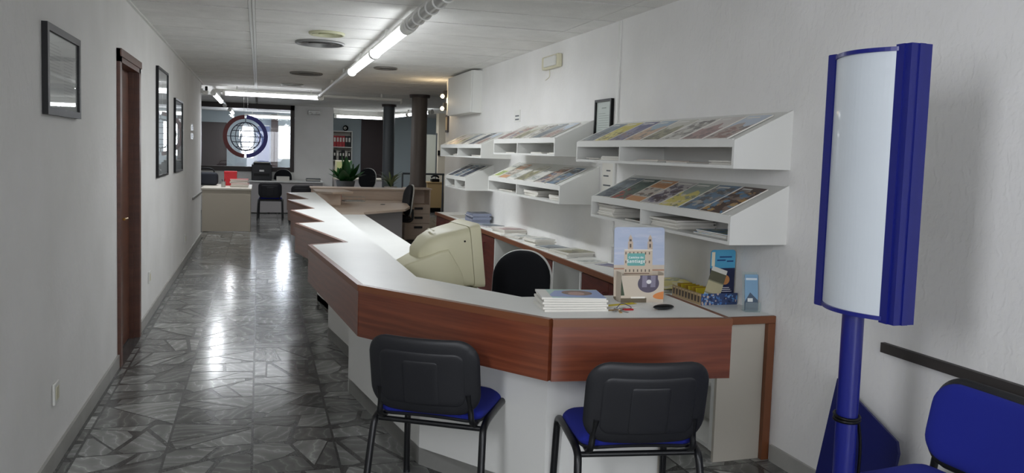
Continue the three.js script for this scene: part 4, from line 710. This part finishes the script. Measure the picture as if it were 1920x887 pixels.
for (const [y, s] of [[1.69, 0], [1.57, 1]]) { const o = thing('small_sign', s ? 'lower of two small white cards high at the corridor end' : 'upper of two small white cards high at the corridor end', 'sign', [XL, y, -11.75]); mesh('card', [bx(0.001, 0.006, 0, 0.085, -0.2, 0.2)], M.whitePlastic, o); mesh('pictogram', [bx(0.006, 0.007, 0.015, 0.07, -0.14, 0.02)], M.black, o); }
for (const [y, z, l] of [[0.29, -4.03, 'white wall socket low on the wall before the wooden door'], [0.26, -10.7, 'white wall socket low on the wall near the corridor end'], [0.31, -7.3, 'small wall outlet low below the tall framed poster']]) { const o = thing('wall_socket', l, 'socket', [XL, y, z]); mesh('plate', [bx(0.001, 0.012, 0, 0.1, -0.045, 0.045, 0.004)], M.whitePlastic, o); mesh('insert', [bx(0.012, 0.0145, 0.02, 0.08, -0.028, 0.028, 0.002)], M.agedPlastic, o); }
{ const o = thing('security_camera', 'small white security camera with black lens at the corridor corner', 'camera', [XL, 2.3, -13.56]); mesh('mount', [bx(0.001, 0.03, 0.02, 0.09, -0.03, 0.03)], M.whitePlastic, o); mesh('body', [bx(0.02, 0.11, 0.0, 0.06, -0.04, 0.05, 0.015)], M.whitePlastic, o); mesh('lens', [bx(0.06, 0.1, 0.06, 0.13, -0.02, 0.03, 0.01)], M.black, o); }
// right wall fittings
{ const o = thing('wall_cupboard', 'white wall cupboard just under the ceiling above the far shelf', 'cupboard', [XR, 1.98, -9.6]); mesh('carcass', [bx(-0.115, -0.001, 0, 0.49, -0.6, 0.6)], M.whitePaint, o); mesh('door', [bx(-0.132, -0.117, 0.003, 0.487, -0.597, 0.597)], M.whitePaint, o); }
{ const o = thing('emergency_light', 'yellowed emergency light high on the right wall', 'lamp', [XR, 2.27, -6.62]); mesh('housing', [bx(-0.05, -0.001, 0, 0.115, -0.2, 0.2, 0.012)], M.agedPlastic, o); mesh('diffuser', [bx(-0.07, -0.045, 0.015, 0.1, -0.1, 0.18, 0.012)], M.whitePlastic, o); mesh('cord', [tube([[-0.006, 0, -0.1], [-0.006, -0.06, -0.1], [-0.006, -0.085, -0.2]], 0.003, 16, 6)], M.agedPlastic, o); }
{ const o = thing('cable_duct', 'white cable duct running down the right wall behind the shelves', 'duct', [XR, 0.735, -5.27]); mesh('duct', [bx(-0.014, -0.001, 0, HC - 0.74, -0.014, 0.014)], M.whitePaint, o); mesh('branch_duct', [bx(-0.014, -0.001, 0.12, 0.145, 0.014, 0.7)], M.whitePaint, o); }
{ const o = thing('wall_label', 'small white label with two dark lines above the far shelves', 'label', [XR, 1.83, -7.62]); mesh('card', [bx(-0.006, -0.001, 0, 0.12, -0.09, 0.09)], M.whitePlastic, o); for (const y of [0.02, 0.055]) mesh('line', [bx(-0.007, -0.006, y, y + 0.014, -0.06, 0.06)], M.greyColumn, o); }
{ const o = thing('paper_notice', 'white paper notices taped beside the cable duct', 'notice', [XR, 1.24, -5.4]); mesh('sheet', [bx(-0.004, -0.001, 0, 0.22, -0.1, 0.1)], M.paper, o); for (const [y, a, b] of [[0.16, -0.02, 0.05], [0.12, -0.07, 0.02], [0.05, -0.07, 0.06]]) mesh('line', [bx(-0.005, -0.004, y, y + 0.01, a, b)], M.greyColumn, o); }
{ const o = thing('wall_spot', 'pair of small glowing spot bulbs at the end of the right wall', 'lamp', [XR, 2.08, ZR + 0.02]); for (const y of [0.2, 0.03]) { const f = mesh('fitting', [bx(-0.05, -0.001, y - 0.02, y + 0.08, -0.02, 0.02)], M.blackPlastic, o); mesh('bulb', [new THREE.SphereGeometry(0.03, 16, 10).translate(-0.06, y, 0)], M.bulbGlow, f); } const l = new THREE.PointLight(0xffe2b4, 0.25, 0, 2); l.position.set(XR - 0.16, 2.2, ZR + 0.02); l.castShadow = true; scene.add(l); }
{ const o = thing('wall_frame', 'small brass framed picture at the end of the right wall', 'picture', [XR, 1.78, ZR + 0.12]); mesh('frame', [bx(-0.02, -0.001, 0, 0.24, -0.07, 0.07)], M.brownFlange, o); mesh('picture', [bx(-0.023, -0.02, 0.03, 0.21, -0.045, 0.045)], M.brass, o); }

// ------------------------------------------------------------ ceiling fixtures
const YT = 2.37, XT = 0.985;
function tubeRun(name, label, a, b, r, lit, ribs = []) {
  const A = new THREE.Vector3(...a), B = new THREE.Vector3(...b), L = A.distanceTo(B), o = thing(name, label, 'lamp', a), dir = B.clone().sub(A).normalize(); o.position.copy(A);
  const P = t => dir.clone().multiplyScalar(t * L).toArray();
  mesh('casing', [rod([0, 0.035, 0], dir.clone().multiplyScalar(L).add(new THREE.Vector3(0, 0.035, 0)).toArray(), r * 0.62, 16)], M.whitePaint, o);
  for (const [t0, t1] of lit) {
    mesh('glow_tube', [rod(P(t0), P(t1), r * 0.8, 16)], M.tubeGlow, o);
    const c = A.clone().addScaledVector(dir, (t0 + t1) / 2 * L), along = Math.abs(dir.x) > 0.5;
    const l = new THREE.RectAreaLight(0xf6faff, 36, along ? (t1 - t0) * L : r * 1.6, along ? r * 1.6 : (t1 - t0) * L); l.position.set(c.x, c.y - r - 0.004, c.z); l.rotation.x = -Math.PI / 2; scene.add(l);
  }
  for (const [t0, t1] of ribs) { mesh('clear_tube', [rod(P(t0), P(t1), r * 0.75, 16)], M.alu, o); for (let k = 0; k < 10; k++) { const t = t0 + (t1 - t0) * (k + 0.5) / 10; mesh('rib', [rod(P(t), P(t + 0.012 / L), r * 0.92, 16)], M.whitePlastic, o); } }
  const ends = [...new Set([0, ...lit.flat(), ...ribs.flat(), 1])]; for (const t of ends) mesh('joint_ring', [rod(P(Math.max(0, t - 0.02 / L)), P(Math.min(1, t + 0.02 / L)), r, 18)], M.whitePlastic, o);
  const n = Math.max(2, Math.round(L / 2)); for (let k = 0; k <= n; k++) { const p = P((k + 0.3) / (n + 0.6)); mesh('bracket', [bx(p[0] - 0.012, p[0] + 0.012, 0.05, HC - a[1], p[2] - 0.012, p[2] + 0.012)], M.whitePaint, o); }
  return o;
}
{ const L = 14 - 2.6; const t = z => (-z - 2.6) / L; tubeRun('tube_light', 'long white tube light with two lit sections along the corridor ceiling', [XT, YT, -2.6], [XT, YT, -14], 0.05, [[t(-5.62), t(-7.24)], [t(-7.3), t(-9.1)]], [[t(-3.4), t(-5.5)]]); }
tubeRun('tube_light', 'cross-running tube light lit at its left half before the rear room', [-0.72, YT, -14.06], [2.4, YT, -14.06], 0.045, [[0.05, 0.56]]);
tubeRun('tube_light', 'lit tube light running back above the desk with the red box', [-0.74, YT, -14.2], [-0.72, YT, -18.4], 0.045, [[0.02, 0.62]]);
tubeRun('tube_light', 'lit tube light in the room behind the interior window', [-0.72, 2.4, -21.2], [-0.7, 2.4, -23.4], 0.045, [[0.1, 0.9]]);
tubeRun('tube_light', 'lit tube light across the room behind the interior window', [-0.4, 2.36, -23.8], [1.4, 2.36, -23.8], 0.045, [[0.05, 0.95]]);
{ const o = tubeRun('tube_light', 'lit tube light above the bookcase in the rear alcove', [1.8, 2.33, -20.5], [3.05, 2.33, -20.5], 0.045, [[0.03, 0.97]]); mesh('casing_board', [bx(-0.01, 1.26, 0.07, 0.155, -0.05, -0.02)], M.whitePaint, o); }
tubeRun('tube_light', 'lit tube light between the two grey columns', [3.1, 2.36, -20.3], [3.7, 2.4, -17.6], 0.045, [[0.05, 0.48], [0.52, 0.95]]);
function ventDisc(label, x, z, r, mat, name = 'ceiling_vent') { const o = thing(name, label, 'vent', [x, HC, z]); mesh('rim', [new THREE.TorusGeometry(r, 0.014, 10, 44).rotateX(Math.PI / 2).translate(0, -0.006, 0)], mat, o); for (const k of [0.35, 0.65]) mesh('cone', [new THREE.CylinderGeometry(r * k, r * (k + 0.2), 0.03, 40, 1, true).translate(0, -0.004, 0)], mat, o); mesh('disc', [new THREE.CylinderGeometry(r * 0.98, r * 0.98, 0.004, 40).translate(0, 0.0, 0)], mat, o); return o; }
ventDisc('large round metal ceiling diffuser between the ceiling rail and the tube light', 0.535, -7.72, 0.215, std({ color: 0x8d8d8c, roughness: 0.35, metalness: 0.5, side: THREE.DoubleSide }));
ventDisc('yellowed round ceiling ring next to the large metal diffuser', 0.545, -7.05, 0.14, std({ color: 0xc6c6a6, roughness: 0.5, side: THREE.DoubleSide }));
ventDisc('small round ceiling spot to the right of the lit tube', 1.435, -9.59, 0.13, std({ color: 0x8a8580, roughness: 0.4, metalness: 0.4, side: THREE.DoubleSide }));
ventDisc('flat grey ceiling ring farther along the corridor', 0.585, -10.9, 0.2, std({ color: 0x77736e, roughness: 0.5, side: THREE.DoubleSide }));
ventDisc('round ceiling downlight with shiny rim near the corridor end', 0.485, -12.96, 0.16, std({ color: 0xc8c8c4, roughness: 0.3, metalness: 0.6, side: THREE.DoubleSide }));

// ------------------------------------------------------------ hanging globe emblem
{
  const o = thing('globe_emblem', 'round hanging globe emblem with half red half blue ring', 'emblem', [-0.22, 1.305, -14]);
  const R = 0.357, cy = 0.357, half = (a0, a1) => { const s = new THREE.Shape(); s.absarc(0, 0, R, a0, a1, false); s.absarc(0, 0, R - 0.066, a1, a0, true); return new THREE.ExtrudeGeometry(s, { depth: 0.025, bevelEnabled: false, curveSegments: 30 }).translate(0, cy, -0.0125); };
  mesh('ring_half', [half(Math.PI / 2 + 0.05, Math.PI * 1.5 - 0.05)], M.maroon, o, 'dark red half ring'); mesh('ring_half', [half(-Math.PI / 2 + 0.05, Math.PI / 2 - 0.05)], M.violet, o, 'violet blue half ring');
  const r = 0.235, wm = std({ color: 0x23283c, roughness: 0.5 });
  mesh('globe_rim', [new THREE.TorusGeometry(r, 0.008, 8, 48).translate(0, cy, 0)], wm, o);
  for (const k of [0.33, 0.68]) mesh('meridian', [new THREE.TorusGeometry(1, 0.03, 8, 40).scale(r * k, r, 0.2).translate(0, cy, 0)], wm, o);
  for (const k of [-0.75, -0.4, 0, 0.4, 0.75]) { const w = r * Math.sqrt(1 - k * k); mesh('parallel', [bx(-w, w, cy + k * r - 0.006, cy + k * r + 0.006, -0.006, 0.006)], wm, o); }
  mesh('hanging_wire', [rod([-0.03, cy * 2 - 0.02, 0], [-0.03, HC - 1.305, 0], 0.002, 6), rod([0.03, cy * 2 - 0.02, 0], [0.03, HC - 1.305, 0], 0.002, 6)], M.alu, o);
  mesh('spoke', [rod([0, cy + r, 0], [0, cy + R - 0.05, 0], 0.006, 8), rod([0, cy - r, 0], [0, cy - R + 0.05, 0], 0.006, 8), rod([-r, cy, 0], [-R + 0.05, cy, 0], 0.005, 8), rod([r, cy, 0], [R - 0.05, cy, 0], 0.005, 8)], wm, o);
}
// ------------------------------------------------------------ rear room furniture
{
  const o = thing('side_desk', 'beige panelled desk standing at the corridor end', 'desk', [-0.53, 0, -14.55]);
  mesh('front_panel', [bx(-0.4, 0.39, 0.01, 0.735, -0.03, 0)], std({ color: 0xb3aa9a, roughness: 0.55 }), o); mesh('desktop', [bx(-0.42, 0.41, 0.735, 0.765, -1.5, 0.02, 0.004)], M.creamPanel, o); mesh('side_panel', [bx(0.37, 0.39, 0, 0.735, -1.48, -0.03)], std({ color: 0xb3aa9a, roughness: 0.55 }), o); mesh('side_panel', [bx(-0.4, -0.38, 0, 0.735, -1.48, -0.03)], std({ color: 0xb3aa9a, roughness: 0.55 }), o);
}
{
  const o = thing('red_box', 'bright red upright box file on the beige panelled desk', 'box', [-0.5, 0.765, -15.6]); mesh('body', [bx(-0.11, 0.11, 0, 0.26, -0.12, 0.12, 0.004)], M.red, o); mesh('lid', [bx(-0.113, 0.113, 0.22, 0.264, -0.123, 0.123, 0.004)], M.red, o);
  seed = 8; let y = 0.765; const cs = [0xc9c3b8, 0xe5e2da, 0xb03038, 0xd8d4cc, 0xc0b8ac, 0xb52a30]; for (let i = 0; i < 6; i++) { const d = thing('document_folder', nth('document folder in the pile on the beige panelled desk', i, 6), 'folder', [-0.33 + rr(-0.01, 0.01), y + 0.0004, -15.0 + rr(-0.01, 0.01)], rr(-0.05, 0.05), 'document folders on the beige desk'); mesh('sheets', [bx(-0.15, 0.15, 0.001, 0.021, -0.105, 0.105)], M.paper, d); mesh('cover', [bx(-0.155, 0.155, 0.021, 0.023, -0.11, 0.11), bx(-0.155, 0.155, 0, 0.001, -0.11, 0.11)], std({ color: cs[i], roughness: 0.6 }), d); y += 0.0245; }
  const bag = thing('black_bag', 'dark blue-black shoulder bag on the left of the beige desk', 'bag', [-0.92, 0.765, -15.5]); mesh('body', [cushion(0.42, 0.24, 0.22, 0.07, 5).translate(0, 0.12, 0)], std({ color: 0x191d27, roughness: 0.8 }), bag); mesh('strap', [tube([[-0.15, 0.2, 0], [-0.1, 0.3, 0], [0.1, 0.3, 0], [0.15, 0.2, 0]], 0.012, 20, 6)], M.black, bag);
  const cup = thing('pen_pot', 'small grey pen pot on the beige desk beside the folders', 'pot', [-0.6, 0.765, -14.9]); mesh('pot', [new THREE.LatheGeometry([[0, 0], [0.036, 0], [0.04, 0.1], [0.036, 0.1], [0.033, 0.006], [0, 0.006]].map(p => new THREE.Vector2(...p)), 24)], M.alu, cup); mesh('pen', [rod([0.01, 0.01, 0], [0.025, 0.15, 0.01], 0.004), rod([-0.01, 0.01, 0], [-0.022, 0.14, 0.006], 0.004)], M.black, cup);
}
{
  const o = thing('long_desk', 'white long desk beneath the interior window', 'desk', [0.4, 0, -18.75]); mesh('desktop', [bx(-0.6, 1.02, 0.71, 0.74, -0.7, 0.15)], M.laminate, o); mesh('back_panel', [bx(-0.6, 1.0, 0.02, 0.71, 0.08, 0.1)], M.panelGrey, o); mesh('side_panel', [bx(0.98, 1.0, 0, 0.71, -0.68, 0.08)], M.panelGrey, o); mesh('side_panel', [bx(-0.6, -0.58, 0, 0.71, -0.68, 0.08)], M.panelGrey, o);
  const p = thing('printer', 'black office printer on the long desk below the globe emblem', 'printer', [0.06, 0.74, -18.9]); mesh('body', [bx(-0.22, 0.22, 0, 0.36, -0.2, 0.2, 0.02)], M.blackPlastic, p); mesh('paper_tray', [bx(-0.18, 0.18, 0.36, 0.4, -0.16, 0.12)], M.black, p); mesh('paper', [bx(-0.16, 0.16, 0.4, 0.415, -0.15, 0.1)], M.paper, p); mesh('panel', [bx(-0.05, 0.05, 0.2, 0.24, 0.2, 0.206)], M.alu, p); mesh('output_slot', [bx(-0.17, 0.17, 0.1, 0.16, 0.19, 0.203)], M.black, p);
  const s = thing('paper_stack', 'white box of paper beside the black printer', 'paper', [0.52, 0.74, -18.72]); mesh('ream', [bx(-0.14, 0.14, 0, 0.1, -0.1, 0.1, 0.003)], M.paper, s);
  seed = 17; let y = 0.74; for (let i = 0; i < 3; i++) { const d = thing('document_folder', nth('grey document folder in the pile beside the pilaster on the long desk', i, 3), 'folder', [1.2, y + 0.0004, -18.85], rr(-0.15, 0.15), 'folders at the long desk end'); mesh('cover', [bx(-0.16, 0.16, 0, 0.022, -0.12, 0.12)], i % 2 ? M.paper : M.greyColumn, d); y += 0.0225; }
}
{ // emergency lamp on the pilaster
  const o = thing('emergency_light', 'emergency light on the pilaster under the rear ceiling', 'lamp', [1.24, 2.3, -19.5]); mesh('housing', [bx(-0.14, 0.14, 0, 0.1, 0.001, 0.05, 0.01)], M.alu, o); for (const x of [-0.08, 0.07]) mesh('lamp_lens', [new THREE.SphereGeometry(0.025, 14, 8).scale(1.4, 1, 0.6).translate(x, 0.03, 0.05)], M.whitePlastic, o);
}
// bookcase
{
  const o = thing('bookcase', 'white bookcase with red ring binders in the rear alcove', 'bookcase', [2.27, 0, -23.3]);
  mesh('side_panel', [bx(-0.28, -0.255, 0, 2.0, -0.18, 0.18)], M.whitePaint, o); mesh('side_panel', [bx(0.255, 0.28, 0, 2.0, -0.18, 0.18)], M.whitePaint, o); mesh('back_panel', [bx(-0.255, 0.255, 0, 2, -0.18, -0.165)], M.paperGrey, o); mesh('top_board', [bx(-0.28, 0.28, 2.0, 2.03, -0.18, 0.18)], M.whitePaint, o);
  for (const y of [0.05, 0.45, 0.8, 1.17, 1.55]) mesh('shelf_board', [bx(-0.255, 0.255, y, y + 0.022, -0.165, 0.17)], M.whitePaint, o);
  for (let i = 0; i < 6; i++) { const red = i < 4, b = thing('ring_binder', red ? 'red ring binder with white spine label on the top bookcase shelf' : 'black and white ring binder at the end of the top bookcase shelf', 'binder', [2.06 + i * 0.082, 1.5735, -23.3], 0, red ? 'red binders' : 'dark binders on the top shelf'); mesh('case', [bx(-0.036, 0.036, 0, 0.31, -0.13, 0.13)], red ? M.red : M.black, b); mesh('spine_label', [bx(-0.024, 0.024, 0.14, 0.26, 0.13, 0.132)], M.paper, b); }
  for (let i = 0; i < 6; i++) { const b = thing('ring_binder', 'black ring binder on the middle bookcase shelf', 'binder', [2.06 + i * 0.082, 1.1935, -23.3], 0, 'black binders'); mesh('case', [bx(-0.034, 0.034, 0, 0.29 - (i % 3) * 0.03, -0.13, 0.13)], i % 3 === 1 ? M.paperGrey : M.black, b); mesh('spine_label', [bx(-0.02, 0.02, 0.12, 0.2, 0.13, 0.132)], M.paper, b); }
  for (const i of [4, 5]) { const b = thing('ring_binder', 'black ring binder on the lower bookcase shelf', 'binder', [2.06 + i * 0.082, 0.8235, -23.3], 0, 'lower black binders'); mesh('case', [bx(-0.034, 0.034, 0, 0.3, -0.13, 0.13)], M.black, b); mesh('spine_label', [bx(-0.024, 0.024, 0.1, 0.24, 0.13, 0.132)], M.paper, b); }
  const h = thing('ornament', 'small black rounded ornament on top of the white bookcase', 'ornament', [2.37, 2.03, -23.3]); mesh('body', [new THREE.SphereGeometry(0.08, 20, 14).scale(1, 1.05, 0.9).translate(0, 0.083, 0)], M.black, h); mesh('face_ring', [new THREE.TorusGeometry(0.03, 0.012, 8, 20).translate(-0.02, 0.08, 0.068)], M.whitePlastic, h);
  const m = thing('crt_monitor', 'cream tube monitor behind the big green plant', 'monitor', [2.02, 0.78, -20.4]); mesh('bezel', [bx(-0.2, 0.2, 0.06, 0.44, 0.1, 0.15, 0.015)], M.crt, m); mesh('housing', [bx(-0.17, 0.17, 0.08, 0.42, -0.2, 0.1, 0.04)], M.crt, m); mesh('screen', [bx(-0.16, 0.16, 0.1, 0.4, 0.146, 0.153)], std({ color: 0xd8dda0, roughness: 0.2 }), m); mesh('foot', [cyl(0.14, 0.12, 0.06, 0, 0, 0)], M.crt, m);
  const d = thing('alcove_desk', 'desk behind the plants carrying the cream monitor', 'desk', [2.4, 0, -20.4]); mesh('desktop', [bx(-0.62, 0.62, 0.75, 0.78, -0.35, 0.4)], M.creamPanel, d); mesh('front_panel', [bx(-0.6, 0.6, 0.02, 0.75, 0.36, 0.38)], M.panelGrey, d); mesh('side_panel', [bx(-0.62, -0.6, 0, 0.75, -0.33, 0.38)], M.panelGrey, d); mesh('side_panel', [bx(0.6, 0.62, 0, 0.75, -0.33, 0.38)], M.panelGrey, d);
}
// planters behind the corner desk
{
  const o = thing('planter_cabinet', 'low beech cabinet carrying the plants behind the corner desk', 'cabinet', [2.1, 0, -14.6]); mesh('carcass', [bx(-0.95, 0.62, 0, 0.68, -0.3, 0.3)], M.beech, o); mesh('top_board', [bx(-0.97, 0.64, 0.68, 0.7, -0.32, 0.32)], M.beech, o);
  const p = thing('potted_plant', 'broad-leaved dark green plant behind the corner desk', 'plant', [1.5, 0.7, -14.6]); p.scale.setScalar(1.45); seed = 66;
  mesh('pot', [new THREE.LatheGeometry([[0, 0], [0.09, 0], [0.12, 0.16], [0.105, 0.16], [0.08, 0.02], [0, 0.02]].map(q => new THREE.Vector2(...q)), 28)], M.greyColumn, p);
  function leafGeo(L, W, droop) { const g = new THREE.PlaneGeometry(1, 1, 4, 10).translate(0, 0.5, 0), q = g.attributes.position; for (let i = 0; i < q.count; i++) { const u = q.getX(i), v = q.getY(i), w = W * Math.pow(Math.sin(Math.PI * Math.pow(v * 0.97 + 0.015, 0.8)), 0.9); q.setXYZ(i, u * w * 2, v * L * (1 - droop * 0.25 * v), Math.abs(u) * w * 0.5 + droop * L * v * v * 0.6); } g.computeVertexNormals(); return g; }
  for (let i = 0; i < 17; i++) { const a = i * 2.4, tilt = i < 3 ? 0.06 : rr(0.35, 0.95), L = i < 3 ? rr(0.33, 0.4) : rr(0.24, 0.36); mesh('leaf', leafGeo(L, rr(0.055, 0.075), rr(0.1, 0.5)).rotateX(tilt).rotateY(a).translate(0, 0.13, 0), M.leaf, p); }
  const t = thing('spider_plant', 'pale striped spider plant beside the broad-leaved plant', 'plant', [2.32, 0.7, -14.6]); t.scale.setScalar(1.3); mesh('pot', [new THREE.LatheGeometry([[0, 0], [0.07, 0], [0.09, 0.11], [0.08, 0.11], [0.06, 0.02], [0, 0.02]].map(q => new THREE.Vector2(...q)), 24)], M.paperGrey, t);
  for (let i = 0; i < 38; i++) { const a = rr(0, 6.28), L = rr(0.22, 0.36); mesh('leaf', leafGeo(L, 0.011, rr(0.5, 1.6)).rotateX(rr(0.05, 0.5)).rotateY(a).translate(0, 0.09, 0), i % 3 ? M.leafPale : M.leaf, t); }
}
// wire tray and red folder on the corner desk
{
  const o = thing('letter_tray', 'metal wire letter tray with red folder on the corner desk', 'letter tray', [1.42, 0.69, -12.6], 0.1); const w = [];
  for (const y of [0.01, 0.07]) w.push(rod([-0.16, y, -0.12], [0.16, y, -0.12], 0.003, 6), rod([-0.16, y, 0.12], [0.16, y, 0.12], 0.003, 6), rod([-0.16, y, -0.12], [-0.16, y, 0.12], 0.003, 6), rod([0.16, y, -0.12], [0.16, y, 0.12], 0.003, 6)); for (let k = 0; k < 6; k++) w.push(rod([-0.16 + k * 0.064, 0.01, 0.12], [-0.16 + k * 0.064, 0.07, 0.12], 0.0025, 6), rod([-0.16 + k * 0.064, 0.01, -0.12], [-0.16 + k * 0.064, 0.01, 0.12], 0.0025, 6)); w.push(bx(-0.16, 0.16, 0, 0.008, -0.12, 0.12));
  mesh('wire_frame', w, M.alu, o); const f = thing('red_folder', 'red folder standing beside the wire letter tray', 'folder', [1.2, 0.69, -12.6]); mesh('body', [bx(-0.02, 0.02, 0, 0.11, -0.13, 0.13, 0.003)], M.red, f); mesh('pages', [bx(-0.014, 0.014, 0.01, 0.1125, -0.12, 0.12)], M.paper, f);
}
// cast columns
for (const [x, z, r, m, l] of [[2.67, -13.78, 0.14, M.brownColumn, 'thick brown-grey round column beside the drawer pedestal'], [2.655, -17.1, 0.125, M.greyColumn, 'blue-grey round column near the dark door']]) { const o = thing('column', l, 'column', [x, 0, z]); mesh('shaft', [new THREE.LatheGeometry([[0, 0], [r * 1.25, 0], [r * 1.25, 0.06], [r * 1.02, 0.1], [r, 0.85], [r * 1.1, 0.88], [r * 1.1, 0.94], [r, 0.97], [r * 0.97, HC - 0.05], [0, HC - 0.05]].map(q => new THREE.Vector2(...q)), 40)], m, o); mesh('flange', [cyl(r * 1.25, r * 1.3, 0.05, 0, HC - 0.05, 0, 40)], M.brownFlange, o); }
// stair railing
{
  const o = thing('stair_railing', 'dark metal railing round the stairwell behind the column', 'railing', [0, 0, -16]); mesh('top_rail', [rod([2.78, 1.05, 0], [3.64, 1.05, 0.02], 0.02)], M.greyColumn, o); for (const x of [2.78, 3.22, 3.62]) mesh('post', [rod([x, 0, 0.01], [x, 1.05, 0.01], x === 3.22 ? 0.024 : 0.018)], M.greyColumn, o);
  const c = thing('side_cabinet', 'light wood cabinet behind the stair railing', 'cabinet', [4.2, 0, -19.5]); mesh('carcass', [bx(-0.22, 0.16, 0.12, 0.74, -0.25, 0.2)], std({ color: 0xb79a6c, roughness: 0.5 }), c); mesh('plinth', [bx(-0.2, 0.14, 0, 0.12, -0.22, 0.15)], M.black, c); mesh('top_board', [bx(-0.24, 0.18, 0.74, 0.76, -0.27, 0.22)], std({ color: 0xb79a6c, roughness: 0.5 }), c);
  const p = thing('telephone', 'black telephone on the light wood cabinet', 'telephone', [4.2, 0.76, -19.45]); mesh('body', [bx(-0.1, 0.1, 0, 0.08, -0.1, 0.1, 0.02)], M.black, p); mesh('handset', [tube([[-0.1, 0.11, 0], [-0.04, 0.15, 0], [0.04, 0.15, 0], [0.1, 0.11, 0]], 0.024, 16, 8)], M.black, p);
}
// far room contents behind the interior window
{ const o = thing('dark_post', 'dark square post between the bright far windows', 'post', [0.44, 0, -25.2]); mesh('shaft', [bx(-0.1, 0.1, 0, HC, -0.1, 0.1)], M.darkDoor, o); mesh('footing', [bx(-0.12, 0.12, 0, 0.1, -0.12, 0.12)], M.darkDoor, o);
  const c = thing('blue_banner', 'dusky blue roll-up banner beside the dark post in the far room', 'banner', [0.12, 0, -25.0]); mesh('sheet', [bx(-0.17, 0.17, 0.1, 2.12, -0.004, 0.004)], std({ color: 0x5f6d9a, roughness: 0.7 }), c); mesh('foot', [bx(-0.19, 0.19, 0, 0.1, -0.07, 0.07)], M.alu, c); mesh('top_bar', [bx(-0.18, 0.18, 2.12, 2.14, -0.01, 0.01)], M.alu, c); }

sh(scene);
renderer.render(scene, camera);
